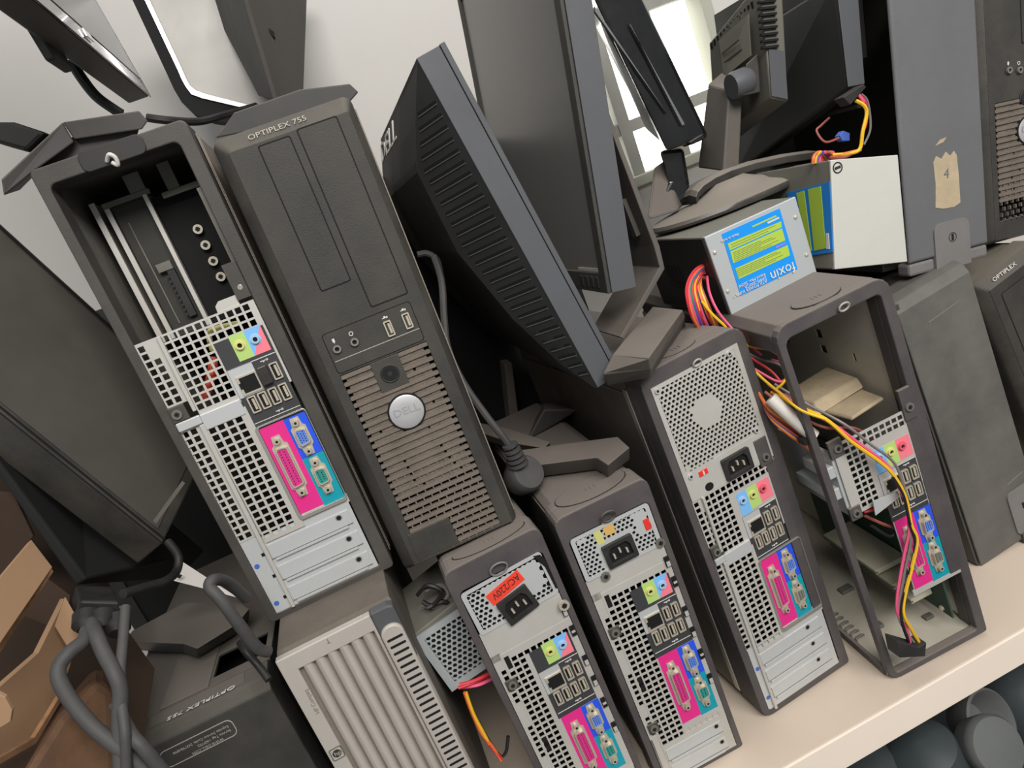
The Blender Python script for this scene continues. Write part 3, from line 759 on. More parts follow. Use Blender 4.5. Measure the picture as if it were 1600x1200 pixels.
T = Matrix.Translation((44.5, 0, 276)) @ Matrix.Rotation(math.radians(-15), 4, 'Y')
mb = MB(); mb.box(-17.5, -1.5, -6, 17.5, -1.0, 6, None, T); obj('voltage_sticker', mb, 'red_label', p)
c15, s15 = math.cos(math.radians(15)), math.sin(math.radians(15))
o = T @ Vector((15.8, -1.8, 3.6)); text('sticker_lettering', 'AC/220V', p, tuple(o * .001), (-c15, 0, -s15), (s15, 0, -c15), .0092, 'print_dark', .0001, False, 'LEFT', .85)
screw(t, 85, 236, 5.0, -5, 'nickel', 'thumb_screw')
mb = MB(); mb.prism([(77.5, 290.6), (83.5, 289), (86, 284), (86, 252), (84.6, 252), (83.4, 276)], -1.4, -.9); obj('case_gap', mb, 'hole_black', t)
latch(t, 14, 84, 314, 5, 30, 46, 296, 'slate_light', 8, -3)
T3 = t
t = thing('desktop_computer', 'small tower with fully punched power supply and small red switch, third from right', 'computer', frame(-.1278, -.0132, 0, -.51, -.29), TW)
pn, p = sff_rear(t, -19.7, -20.1, 0, False)
iec(p, 46, 260, 30, 23, 1, -1)
mb = MB(); mb.box(75.5, -1.6, 266, 81, -.8, 277); obj('voltage_switch', mb, 'red_plastic', p, .0003)
mb = MB(); mb.prism([(30, 274), (37, 274), (36, 288), (29, 289)], -.75, -.6); obj('sticker_scrap', mb, 'yellow_sticker', p)
mb = MB(); mb.prism([(39, 279), (49, 278), (49, 291), (40, 293)], -.75, -.6); obj('sticker_scrap', mb, 'orange_sticker', p)
for (a, b) in ((25.5, 243.5), (83.5, 249)): screw(t, a, b, 4.4, -1.2)
latch(t, 12, 82, 314, 6, 46, 47, 297, 'frame_charcoal', 7, -4)
T4 = t
# --- wider towers of the lower row (rear sides)
t = thing('desktop_computer', 'tower with round fan grille of hexagon holes and shiny brown side panel', 'computer', frame(0, 0, 0, 4.45, -1.48), TW)
dt_shell(t, 'frame_purple', 'side_panel', 'frame_charcoal', 'steel_dark', rad=(12, 3, 14, 14), inner=(8, 8, 103, 381))
pn = dt_lower_panel(t, -10, 7, -8, 262, 3, 103)
ps = MB()
ps.hexgrid(13, 291, 99, 378, 4.75, 1.75, -.4, .8, lambda x, z: (x - 52.4) ** 2 + (z - 336.6) ** 2 < 15.5 ** 2 or (x < 17 and z > 372) or (x > 95 and z > 372) or (x > 92 and z < 297) or (x < 17 and z < 297) or (x > 46 and z < 293 + (x - 46) * .02))
ps.ring([(8, 262), (103.5, 262), (103.5, 382), (8, 382)], [(12.4, 291), (98.6, 291), (98.6, 378), (12.4, 378)], -.7, 1)
ps.box(10, 5, 262, 102, 6, 381, 'steel_dark')
p = obj('power_supply', ps, 'metal', t)
iec(p, 63.5, 274.6, 31, 22.5, 0, -1)
mb = MB(); mb.box(23.5, -1.6, 281.6, 33, -.6, 286.6); mb.box(27.4, -2.2, 282, 29, -1, 286.2, 'paper'); obj('voltage_switch', mb, 'red_plastic', p)
mb = MB(); mb.prism(rrect(24.8, 264, 34, 272, 3.9), -.9, -.6); obj('oval_hole', mb, 'hole_black', p)
for (a, b) in ((92, 376.6), (13, 377.4), (94, 295), (15, 287)): screw(p, a, b, 2.6, -.7, 'metal_plain')
mb = MB(); mb.box(87, -2, 257.5, 101, 1.5, 286); obj('screw_bracket', mb, 'frame_purple', t, .0005); screw(t, 94, 266, 4.0, -2)
latch(t, 33, 74, 397, 7, 31, 58, 384, 'print_grey', 4.4, -3)
mb = MB(); mb.box(-.6, 36, 14, .8, 330, 374); mb.box(-.9, 34, 14, 1.2, 42, 378, 'bright_edge'); tag(obj('side_cover', mb, 'side_panel', t, .0008), 'shiny brown steel cover')
T5 = t
t = thing('desktop_computer', 'gutted tower frame with open rear and wires spilling over its port panel', 'computer', frame(.1269, -.035, 0, -4.15, -2.83), TW)
mb = MB(); mb.ring(rrect(0, 0, 114, 397, (12, 3, 14, 14)), rrect(7, 7, 103.5, 383, (4, 3, 5, 8)), 0, 9); mb.box(103.5, 9, 3, 114, 24, 380); obj('rear_surround', mb, 'frame_purple', t, .0012)
mb = MB(); mb.prism([(0, 388), (8, 396.5), (106, 396.5), (113, 388), (113, 386), (0, 386)], 9, 345); obj('top_cover', mb, 'frame_purple', t, .001)
mb = MB(); mb.box(109, 14, 6, 111, 345, 390); obj('side_panel', mb, 'frame_purple', t)
mb = MB()
mb.grid([20, 70, 74, 118, 128, 150, 168, 190, 208, 345], [8, 300, 309, 318, 328, 340, 352, 360, 386], 106, 107.4,
        lambda i, j: (i, j) in ((1, 1), (3, 3), (5, 5), (7, 1), (7, 5), (3, 1)), None, Matrix(((0, 1, 0, 0), (1, 0, 0, 0), (0, 0, 1, 0), (0, 0, 0, 1))))
wl = obj('chassis_wall', mb, 'steel_inside_light', t)
mb = MB(); mb.box(2, 8, 2, 112, 345, 5); mb.box(3, 340, 5, 112, 342, 386); obj('chassis', mb, 'steel_inside_light', t)
for k in range(6):
    q = MB(); q.tube([(6, 60 + k * 9, 5), (6, 60 + k * 9, 9), (13, 60 + k * 9, 11), (16, 60 + k * 9, 9)], 1.4); obj('floor_clip', q, 'steel_inside', t)
for (a, b, c) in ((30, 60, 12), (40, 130, 16), (78, 40, 10)):
    q = MB(); q.box(a, b, 5, a + c, b + c * .7, 9); obj('floor_clip', q, 'steel_inside', t, .001)
mb = MB(); mb.box(0, 9, 372, 3, 330, 387); obj('side_rim', mb, 'frame_purple', t, .0006)
mb = MB(); mb.box(0, 9, 2, 4, 330, 11); obj('side_rim', mb, 'frame_purple', t, .0006)
mb = MB(); mb.box(92.4, -.8, 84, 104, 6, 259); obj('inner_flange', mb, 'frame_purple', t, .0006)
mb = MB(); mb.box(0, 110, 12, 2, 114, 372); mb.box(0, 330, 12, 3, 340, 372); obj('side_strut', mb, 'steel_inside_light', t)
rp = MB(); rp.box(17, -.4, 194, 26, 1, 272); rp.box(52, .2, 84, 93.5, 1.2, 196); rp.box(50, .1, 80, 104, 1.1, 87)
panel = obj('rear_panel', rp, 'metal', t)
xs = cutlines(30, 10, 6.45, 4.7, 26, 93); zs = cutlines(200, 11, 6.5, 4.7, 194, 270)
mb = MB(); mb.grid(xs, zs, -.2, .8, lambda i, j: i % 2 == 1 and j % 2 == 1 and (j // 2 > 8 or xs[i] < 46)); obj('vent_mesh', mb, 'metal', panel)
ports(panel, -9.6, 8, 3)
mb = MB(); mb.box(13, -2, 258, 27, 1.5, 276); obj('screw_bracket', mb, 'frame_purple', t, .0006); screw(t, 21, 267, 4.0, -2)
mb = MB(); mb.box(13, -2, 190, 25, 1.5, 204); obj('screw_bracket', mb, 'frame_purple', t, .0006); screw(t, 19, 197, 4.0, -2)
mb = MB(); mb.box(91.5, -2.4, 259, 104, 1.5, 291); obj('screw_bracket', mb, 'frame_purple', t, .0006); screw(t, 98, 272, 4.2, -2.4)
mb = MB(); mb.box(14, 2, 194, 18, 90, 262); mb.box(4, 4, 214, 14, 60, 226); mb.box(6, 2, 238, 14, 40, 250); mb.box(2, 6, 216, 4, 12, 236); obj('card_bracket', mb, 'metal_plain', t, .0008)
mb = MB(); mb.box(88, 10, 24, 90, 230, 190); obj('circuit_board', mb, 'pcb', t)
for k, v in enumerate((44, 58, 72)):
    q = MB(); q.box(62 - k * 6, 30 + k * 14, v, 87, 150, v + 6); q.box(61 - k * 6, 29 + k * 14, v + 2, 62 - k * 6 + 2, 150, v + 4, 'steel_inside'); obj('card_slot', q, 'slot_ivory', t, .0005)
for (v, y) in ((30, 22), (68, 30)): 
    q = MB(); q.lathe([(3, 0), (3, 2), (1.5, 3)], None, 10, Matrix.Translation((88, y, v)) @ Matrix.Rotation(-PI / 2, 4, 'Y')); obj('board_screw', q, 'nickel', t)
mb = MB(); mb.hexa([(44, 60, 270), (100, 60, 276), (102, 70, 284), (50, 70, 281)], [(40, 130, 272), (100, 130, 276), (102, 120, 286), (46, 120, 280)]); mb.hexa([(60, 30, 266), (100, 34, 268), (100, 34, 272), (62, 30, 270)], [(50, 90, 268), (100, 90, 270), (100, 90, 274), (52, 90, 272)]); obj('crumpled_tape', mb, 'tape', t, .002)
mb = MB(); mb.prism([(34, 188), (62, 194), (60, 200), (36, 203)], -6, -5); obj('bent_tab', mb, 'metal_plain', t)
latch(t, 36, 82, 397, 8, 40, 66, 388, 'print_grey', 5, -3)
T6 = t
YV_ = Vector((0, 1, 0))
# --- silver tower, lower row
t = thing('desktop_computer', 'silver-fronted tower with ribbed face and side strip of vent slots', 'computer', frame(-.375, -.041, 0, 1.5, 0), TW)
W, H = 98, 324
mb = MB(); mb.loft([[(0, 12, 4), (W, 12, 4), (W, 12, H - 3), (0, 12, H - 3)], [(1, 14, 3), (W - 1, 14, 3), (W - 1, 14, H), (1, 14, H)], [(1, 340, 3), (W - 1, 340, 3), (W - 1, 340, H), (1, 340, H)]]); obj('chassis', mb, 'hp_top', t, .001)
mb = MB(); mb.grid([0, 12.5, 76, 78.5], [3, 20, 308.5, H - 1], 1.5, 9, lambda i, j: i == 1 and j == 1); mb.prism(rrect(78.5, 3, W, H - 50, 1), 3, 12)
fp = obj('front_plate', mb, 'hp_silver', t, .0012)
mb = MB(); mb.box(12, 7.5, 19, 77, 9, 309); obj('grille_recess', mb, 'hp_groove', fp)
for k in range(6):
    u = 15 + k * 10
    mb = MB(); mb.loft([[(u + 4.6 - 4.3 * math.cos(q * PI / 6), 7.5 - 6.8 * math.sin(q * PI / 6), 20) for q in range(7)], [(u + 4.6 - 4.3 * math.cos(q * PI / 6), 7.5 - 6.8 * math.sin(q * PI / 6), 308.4) for q in range(7)]]); obj('rib', mb, 'hp_silver', fp, 0, True)
mb = MB(); mb.prism([(78.8, 270), (W, 270), (W, H - 2), (93, H), (78.8, H)], 0.5, 11); obj('top_corner', mb, 'hp_blackpiece', t, .0015)
mb = MB(); mb.prism(rrect(79.2, 12, 97.6, 309, 8.6, 6), -2.6, 3); vsx = obj('vent_strip', mb, 'hp_silver', t, .0016)
q = MB(); q.prism(rrect(82, -1.05, 95.4, 1.05, 1, 3), -2.95, -2.4); s0 = None
for k in range(27):
    if s0 is None: s0 = obj('vent_slot', q, 'hole_black', vsx); o = s0
    else: o = s0.copy(); COL.objects.link(o)
    o.location = (0, 0, (297 - k * 6.55) * .001)
mb = MB(); mb.ring(rrect(2.2, 220, 12.6, 231.5, 1.6), rrect(3, 220.8, 11.8, 230.7, 1.2), .9, 2, 'steel_inside'); mb.prism(rrect(3, 220.8, 11.8, 230.7, 1.2), 1.2, 2, 'hp_silver')
mb.cyl((7.4, 225.8), 3.6, .95, 1.4, 'steel_dark', 16)
badge = obj('badge', mb, 'hp_silver', t)
text('badge_lettering', 'hp', t, (.0051, .0008, .2242), (1, 0, 0), (.25, 0, 1), .0055, 'hp_silver', .0001)
text('printed_name', 'HP Compaq', t, (.0112, .0013, .266), (0, 0, 1), (-1, 0, 0), .0048, 'hp_groove', .0001)
mb = MB(); mb.box(41.6, 1.2, 317, 42.1, 1.6, 321); mb.box(40.6, 1.2, 317, 43.2, 1.6, 317.5); obj('printed_mark', mb, 'steel_inside', t)
# --- low tower bottom left seen from above
t = thing('desktop_computer', 'dark tower with top handle recess and service label, bottom left behind thick cables', 'computer', frame(-.533, -.016, 0), TW)
W, H = 138, 300
mb = MB(); mb.loft([[(0, 0, 2), (W, 0, 2), (W, 0, H - 9), (0, 0, H - 9)], [(0, 8, 2), (W, 8, 2), (W, 8, H), (0, 8, H)], [(0, 26, 2), (W, 26, 2), (W, 26, H + 3), (0, 26, H + 3)], [(0, 32, 2), (W, 32, 2), (W, 32, H), (0, 32, H)]]); obj('bezel', mb, 'bezel_dark', t, .0015)
mb = MB(); mb.grid([0, 38, 86, 132, W], [32, 46, 82, 240, 330], 0, 3, lambda i, j: (i, j) == (2, 1), None, Matrix(((1, 0, 0, 0), (0, 0, 1, 0), (0, -1, 0, H), (0, 0, 0, 1)))); obj('top_cover', mb, 'stand_dark', t, .0008)
mb = MB(); mb.box(1, 32, 2, 3, 330, H - 4); mb.box(W - 3, 32, 2, W - 1, 330, H - 4); mb.box(3, 34, 2, W - 3, 330, 6); mb.box(3, 328, 2, W - 3, 330, H - 4); mb.box(38, 34, 262, W - 3, 150, 264, 'hole_black'); obj('chassis', mb, 'steel_dark', t)
mb = MB(); mb.box(42, 33, H - .2, 84, 110, H + 1.2); obj('top_plate', mb, 'stand_dusty', t, .0006)
mb = MB(); mb.ring(rrect(40, 268, 100, 284, 5), rrect(40.6, 268.6, 99.4, 283.4, 4.6), -.5, .3); obj('service_label', mb, 'print_grey', t)
c, s = math.cos(math.radians(-2)), 0
for k, (tx_, n) in enumerate((('WWW.DELL.COM', 0), ('Service Tag: 14EP7S2', 1), ('Express Service Code: 2437984898', 2))):
    text('label_lettering', tx_, t, ((96 - (n == 0) * 8) * .001, -.0006, (271.5 + n * 4) * .001), (-1, 0, 0), (0, 0, -1), .0032, 'print_grey', .0001)
text('printed_name', 'OPTIPLEX 755', t, (.112, .0125, .3022), (-1, 0, 0), (0, -1, .1), .0078, 'print_white', .0002, False, 'LEFT', 1.2)
mb = MB(); mb.loft([[(38, 12, H + .2), (118, 12, H + .2), (118, 24, H + 2.6), (38, 24, H + 2.6)], [(38, 12, H + .9), (118, 12, H + .9), (118, 24, H + 3.3), (38, 24, H + 3.3)]]); obj('name_plate', mb, 'frame_charcoal', t)
# --- dusty lid tower and its neighbours on the right
t = thing('desktop_computer', 'leaning tower on end with dusty scratched lid and latch plate near its foot', 'computer', frame(.320, .037, 0, 0, -5.7), TW)
W, H = 94, 343
mb = MB(); mb.loft([[(0, 0, 0), (W, 0, 0), (W, 0, H - 14), (0, 0, H - 14)], [(0, 6, 0), (W, 6, 0), (W, 6, H - 4), (0, 6, H - 4)], [(0, 18, 0), (W, 18, 0), (W, 18, H), (0, 18, H)], [(0, 40, 0), (W, 40, 0), (W, 40, H), (0, 40, H)]])
obj('lid', mb, 'old_lid', t, .0012)
mb = MB(); mb.ring(rrect(-4, -1, 6, H - 4, (8, 1, 1, 4)), rrect(-1.5, 3, 2, H - 10, 1.5), 2, 60); obj('side_rim', mb, 'frame_charcoal', t, .0006)
mb = MB(); mb.box(0, 300, 0, W, 303, H); mb.box(W - 3, 40, 0, W, 300, H); mb.box(0, 40, 0, W, 300, 3); mb.box(0, 40, H - 3, W, 300, H); obj('chassis', mb, 'steel_dark', t)
for (v, y) in ((70, 70), (92, 80), (112, 74)):
    q = MB(); q.ring([(2, v - 8), (34, v - 8), (34, v + 8), (2, v + 8)], [(6, v - 5), (30, v - 5), (30, v + 5), (6, v + 5)], y, y + 3); obj('card_bracket', q, 'metal_plain', t)
mb = MB(); mb.box(2, 60, 50, 26, 100, 60); obj('drive_connector', mb, 'paper', t)
mb = MB(); mb.tube(smooth_pts([(0, 64, 78), (12, 58, 80), (24, 66, 74)]), 2.2); obj('wire', mb, 'wire_red', t, 0, True)
for (v0, v1, y) in ((20, 46, 70), (24, 50, 90)):
    q = MB(); q.tube(smooth_pts([(2, y, v0), (14, y - 4, (v0 + v1) / 2), (4, y, v1)]), 1.4); obj('wire', q, 'wire_blackw', t, 0, True)
mb = MB(); mb.prism(rrect(56, 8, 92, 66, 7), -2, 2); mb.prism(rrect(71.5, 38, 74.5, 46, 1), -2.3, -1.9, 'hole_black'); obj('latch_plate', mb, 'slate_light', t, .0008)
mb = MB(); mb.ring(rrect(60, -9, 88, 11, 6), rrect(78, -6, 85, 1, 3), -3, 3); obj('padlock_loop', mb, 'frame_charcoal', t, .0006)
for (a, b, c, d) in ((30, 303, 70, 306), (62, 76, 86, 80)):
    q = MB(); q.prism([(a, b), (c, d), (c, d + 1.2), (a, b + 1.2)], -.5, .3); obj('embossed_line', q, 'slate_light', t)
t = thing('desktop_computer', 'dark tower front at right frame edge of the lower row, beside dusty lid tower', 'computer', frame(.476, .06, 0, 0, -12), TW)
dt_front(t, 93, 314, 330, (14, 80, 120, 16, 6.6), ((22, 60, 160, 288),), None, (), (), (46, 112), (46, 90, 13), None, None, None, 4)
text('printed_name', 'OPTIPLEX', t, (.020, .0012, .3055), (1, 0, 0), (0, .4, 1), .0062, 'print_white', .0002, False, 'LEFT', 1.25)
t = thing('desktop_computer', 'grey tower on end with torn beige tape patch, on top of dusty lid tower', 'computer', frame(.328, .055, .351, 0, 9), TW)
W, H = 100, 345
mb = MB(); mb.loft([[(0, 2, 14), (W, 2, 14), (W, 2, H), (0, 2, H)], [(3, 0, 16), (W - 3, 0, 16), (W - 3, 0, H - 4), (3, 0, H - 4)]][::-1] + [[(0, 5, 14), (W, 5, 14), (W, 5, H), (0, 5, H)]]); obj('lid', mb, 'slate', t, .0012)
mb = MB(); mb.loft([[(0, 2, 0), (W, 2, 0), (W, 2, 13.5), (0, 2, 13.5)], [(0, 20, 0), (W, 20, 0), (W, 20, 13.5), (0, 20, 13.5)]]); obj('rear_surround', mb, 'slate_light', t, .003)
mb = MB(); mb.box(0, 300, 4, W, 303, H); mb.box(W - 3, 40, 4, W, 300, H); mb.box(2, 40, 4, W, 300, 8); mb.box(2, 40, H - 4, W, 300, H); mb.box(0, 40, 4, 2, 300, 60); mb.box(0, 40, H - 40, 2, 300, H); obj('chassis', mb, 'steel_dark', t)
mb = MB(); mb.box(4, 60, 180, 10, 120, 184); mb.box(4, 70, 230, 30, 150, 290); obj('drive_cage', mb, 'steel_dark', t)
mb = MB(); mb.prism(rrect(30, -1, 74, 48, (1, 1, 8, 8)), -2, 2); mb.ring([(52 + 5 * math.cos(k * PI / 8), 31 + 5 * math.sin(k * PI / 8)) for k in range(16)], [(52 + 4.2 * math.cos(k * PI / 8), 31 + 4.2 * math.sin(k * PI / 8)) for k in range(16)], -2.4, -1.9, 'steel_dark'); mb.box(50.6, -2.3, 27.5, 53.4, -1.9, 34.5, 'hole_black'); obj('latch_plate', mb, 'slate_light', t, .0008)
mb = MB(); mb.ring(rrect(44, -13, 60, 3, (6, 6, 1, 1)), rrect(48, -9, 56, -2, 3), -1, 5); obj('padlock_loop', mb, 'frame_charcoal', t, .0006)
mb = MB(); mb.prism([(35, 65), (44, 62), (58, 61), (66, 64), (66, 90), (65, 112), (62, 117), (57, 113), (52, 118), (46, 112), (40, 116), (36, 110), (37, 88)], -.5, .3); tag(obj('tape_patch', mb, 'tape', t), 'torn beige tape')
text('tape_lettering', '4', t, (.047, -.0006, .092), (1, 0, -.1), (.1, 0, 1), .014, 'slate', .0001)
mb = MB(); mb.prism([(40, 126), (50, 128), (54, 132), (46, 131)], -.4, .3); obj('tape_scrap', mb, 'tape', t)
t = thing('desktop_computer', 'black tower front at upper right frame edge, half its round badge showing', 'computer', frame(.4635, .09, .331, 0, 9), TW)
dt_front(t, 93, 314, 200, (17, 88, 150, 20, 6.4), ((57, 90, 208, 300),), None, ((37, 183), (51, 181)), ((62, 182), (71, 182)), (58, 152), (60, 117, 14), None, None, (52, 90, 6, 42), 3)

# ------------------------------------------------------------------ loose power supplies
def psu_box(name, label, front, y0, y1, m_front, m_side, group='loose power supplies'):
    f = [P(*p, y0) for p in front]      # bottom left, bottom right, top right, top left
    o = f[0]
    t = thing(name, label, 'power supply', Matrix.Translation(o), group)
    d = Vector((0, y1 - y0, 0))
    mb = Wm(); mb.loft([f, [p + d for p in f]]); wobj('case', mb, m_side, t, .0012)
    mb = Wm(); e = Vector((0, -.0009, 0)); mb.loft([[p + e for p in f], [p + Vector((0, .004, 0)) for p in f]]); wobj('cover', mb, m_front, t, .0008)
    return t, f
y1 = .055
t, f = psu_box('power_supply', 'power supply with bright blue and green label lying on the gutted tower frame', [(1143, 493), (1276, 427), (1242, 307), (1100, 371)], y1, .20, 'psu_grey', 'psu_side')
PS1 = t
c4 = lambda X, Y: (1040 + X / 5.4538, 300 + Y / 5.4538)
def lab(poly, name, m, par, dy=.0014, yy=y1):
    return wobj(name, pslab([c4(*p) for p in poly], yy - dy, .0006), m, par)
L = lab([(478, 360), (972, 140), (1125, 655), (640, 885)], 'label', 'foxin_blue', t)
lab([(530, 440), (985, 250), (990, 300), (548, 498)], 'label_panel', 'foxin_green', L, .0017)
lab([(552, 508), (992, 310), (1020, 412), (578, 606)], 'label_panel', 'foxin_green', L, .0017)
lab([(596, 652), (1040, 452), (1060, 540), (624, 742)], 'label_panel', 'foxin_green', L, .0017)
lab([(738, 290), (940, 198), (946, 210), (742, 302)], 'label_panel', 'foxin_green', L, .0017)
lab([(866, 258), (965, 212), (970, 226), (872, 272)], 'label_patch', 'paper', L, .0019)
lab([(935, 468), (1022, 430), (1026, 444), (940, 484)], 'label_patch', 'violet', L, .0019)
mb = Wm()
for (a, b, n) in (((560, 470), (980, 285), 2), ((590, 588), (1006, 405), 6), ((618, 720), (1050, 527), 5)):
    for k in range(n):
        s = 14 if n > 2 else 20
        ax, ay, bx, by = a[0] - k * 3.6, a[1] - k * s, b[0] - k * 3.6, b[1] - k * s
        m_ = (ax + (bx - ax) * (.75 + .2 * math.sin(k * 2.3)), ay + (by - ay) * (.75 + .2 * math.sin(k * 2.3)))
        pslab([c4(ax, ay), c4(*m_), c4(m_[0] + 1, m_[1] + 3), c4(ax + 1, ay + 3)], y1 - .0019, .0003, None, mb)
wobj('label_print', mb, 'steel_inside', L)
rgt = (P(*c4(640, 885), y1) - P(*c4(1125, 655), y1)); dn = (P(*c4(640, 885), y1) - P(*c4(478, 360), y1))
def ptext(s, X, Y, size, m, par, sx=1, yy=y1, dy=.0021):
    o = P(*c4(X, Y), yy) + Vector((0, -dy, 0)); return text('label_lettering', s, par, o, rgt, dn, size, m, .0002, True, 'LEFT', sx)
ptext('foxin', 1080, 592, .0150, 'print_white', L, .95)
ptext('ATX POWER SUPPLY', 848, 745, .0042, 'print_white', L); ptext('DMPS-300ICA', 843, 718, .0042, 'print_white', L); ptext('Rated Max. 350W', 835, 690, .0042, 'print_white', L)
ptext('Made in India', 608, 348, .0036, 'print_white', L)
for (X, Y) in ((1100, 215), (1195, 535), (415, 515), (525, 845)):
    q = P(*c4(X, Y), y1); mb = Wm(); mb.lathe([(.0022, 0), (.0018, .0012), (.0006, .0016)], None, 10, Matrix.Translation(q + Vector((0, -.0008, 0))) @ Matrix.Rotation(PI / 2, 4, 'X')); wobj('rivet', mb, 'nickel', t)
mb = Wm(); f0 = [P(1101, 373, y1), P(1143, 490, y1)]
d = Vector((0, .145, 0)); e = Vector((-.0012, 0, 0))
mb.loft([[f0[0] + e + Vector((0, .004, 0)), f0[1] + e + Vector((0, .004, 0)), f0[1] + e + d, f0[0] + e + d], [f0[0] + Vector((.001, .004, 0)), f0[1] + Vector((.001, .004, 0)), f0[1] + Vector((.001, 0, 0)) + d, f0[0] + Vector((.001, 0, 0)) + d]]); wobj('side_plate', mb, 'black', t)
for k in range(5):
    mb = Wm(); a = f0[0] + (f0[1] - f0[0]) * .35 + e + Vector((-.0006, .07 + k * .008, 0)); b = a + (f0[1] - f0[0]) * .35
    mb.loft([[a, a + Vector((0, .002, 0)), b + Vector((0, .002, 0)), b], [p + Vector((.0006, 0, 0)) for p in (a, a + Vector((0, .002, 0)), b + Vector((0, .002, 0)), b)]]); wobj('vent_slot', mb, 'hole_black', t)
# its bundle of wires out of the side and down into the towers
WC = ['red', 'orange', 'pinkw', 'green', 'purple', 'red', 'yellow', 'red', 'pinkw', 'blackw', 'orange', 'red', 'yellow', 'brown']
rnd = random.Random(11)
for k, c in enumerate(WC):
    j = rnd.uniform(-3, 3); i = k * 1.0
    pts = [(1116 + rnd.uniform(-4, 4), 424 + i * 1.6, .085), (1100 - i * .2 + j * .4, 415 + i * 1.5, .075), (1083 + i * .9, 426 + i * 1.4, .065), (1073 + i * 1.9, 450 + j + i * .6, .055), (1076 + i * 2.3, 478 + j, .05), (1086 + i * 2.4, 505 + j, .055), (1104 + i * 2.0, 530, .075)]
    wobj('wire', pcable(pts, .06, .0016, None, None, 6), 'wire_' + c, t, 0, True)
for pts, c in (([(1105, 432, .07), (1108, 455, .055), (1118, 480, .045), (1132, 500, .04), (1160, 530, .03), (1190, 555, .02)], 'pinkw'), ([(1096, 470, .05), (1112, 490, .045), (1135, 512, .04), (1150, 530, .04)], 'yellow'),
               ([(1150, 525, .03), (1170, 540, .025), (1205, 548, .02), (1226, 565, .01), (1230, 585, 0), (1222, 600, -.005), (1212, 608, -.01)], 'yellow'), ([(1150, 540, .03), (1175, 560, .02), (1205, 580, .01), (1222, 600, 0)], 'red'),
               ([(1165, 550, .03), (1190, 562, .02), (1218, 570, .01), (1240, 596, 0), (1236, 612, -.005)], 'greyw'), ([(1160, 560, .02), (1190, 590, .005), (1220, 615, -.015), (1250, 640, -.035), (1290, 655, -.05)], 'yellow'),
               ([(1160, 565, .02), (1185, 580, .01), (1215, 596, 0), (1229, 590, 0), (1229, 570, .01), (1205, 562, .02)], 'pinkw')):
    wobj('wire', pcable(pts, .02, .0013, None, None, 6), 'wire_' + c, t, 0, True)
# wires passing over the gutted frame and hanging with their connector
hang = [('yellow', [(1205, 612, .0), (1240, 632, -.02), (1290, 655, -.045), (1330, 690, -.05), (1375, 722, -.052), (1398, 745, -.054), (1416, 780, -.055), (1424, 820, -.055), (1433, 845, -.055), (1424, 890, -.054), (1414, 930, -.053), (1412, 960, -.053), (1425, 985, -.052), (1437, 1005, -.05)], .0017),
        ('pinkw', [(1200, 600, .0), (1250, 635, -.02), (1300, 662, -.045), (1345, 695, -.05), (1385, 725, -.052), (1404, 760, -.054), (1418, 795, -.054), (1420, 830, -.052), (1412, 870, -.05), (1402, 930, -.05), (1403, 960, -.05), (1416, 980, -.05), (1422, 1004, -.05)], .0015),
        ('greyw', [(1210, 600, .0), (1262, 632, -.02), (1318, 662, -.045), (1360, 694, -.05), (1396, 722, -.052), (1412, 760, -.053), (1420, 800, -.053), (1423, 845, -.052), (1412, 900, -.05), (1404, 960, -.05), (1418, 990, -.05), (1428, 1003, -.05)], .0014),
        ('brown', [(1195, 612, .0), (1245, 648, -.02), (1290, 668, -.04), (1330, 668, -.04), (1350, 676, -.03)], .0014),
        ('blackw', [(1395, 745, -.054), (1412, 775, -.055), (1421, 815, -.055), (1430, 850, -.054), (1420, 900, -.053), (1408, 960, -.052), (1420, 1003, -.05)], .0015)]
for c, pts, r in hang: wobj('wire', pcable(pts, 0, r, None, None, 6), 'wire_' + c, t, 0, True)
bun = ['orange', 'yellow', 'red', 'brown', 'blackw', 'orange', 'pinkw', 'bluew', 'yellow', 'orange']
for k, c in enumerate(bun):
    o = k * 2.6 - 12
    pts = [(1188 + o * .4, 622 + o * 1.0, .01), (1205 + o * .2, 648 + o * .8, 0), (1235 - o * .1, 672 + o * .7, -.01), (1262 - o * .2, 692 + o * .55, -.012), (1285 - o * .3, 715 + o * .3, -.01), (1300 - o * .4, 745, 0.01)]
    wobj('wire', pcable(pts, 0, .0014, None, None, 6), 'wire_' + c, t, 0, True)
mb = pcable([(1204, 622, -.008), (1240, 655, -.02), (1272, 682, -.028)], 0, .0062, None, None, 10); tag(wobj('cable_sleeve', mb, 'wire_white', t, 0, True), 'white sleeve round the wires')
mb = Wm(); pslab([(1255, 688), (1270, 682), (1274, 690), (1259, 697)], -.03, .01, None, mb); wobj('cable_tie', mb, 'wire_blackw', t)
mb = Wm(); pslab([(1401, 1002), (1436, 1012), (1448, 1004), (1446, 1026), (1406, 1028)], -.056, .016, None, mb); wobj('connector', mb, 'black', t, .0008)
for (pts, c) in (([(1350, 800, -.03), (1385, 792, -.035), (1398, 800, -.035), (1402, 818, -.035), (1418, 828, -.03)], 'red'), ([(1352, 806, -.03), (1378, 818, -.03), (1402, 826, -.03), (1416, 834, -.03)], 'brown'), ([(1360, 820, -.025), (1390, 838, -.03), (1402, 826, -.03)], 'blackw'), ([(1395, 820, -.03), (1405, 838, -.03), (1414, 880, -.03), (1418, 930, -.03)], 'greyw'), ([(1400, 815, -.03), (1412, 812, -.03), (1418, 822, -.03)], 'pinkw')):
    wobj('wire', pcable(pts, 0, .0016, None, None, 6), 'wire_' + c, T6, 0, True)

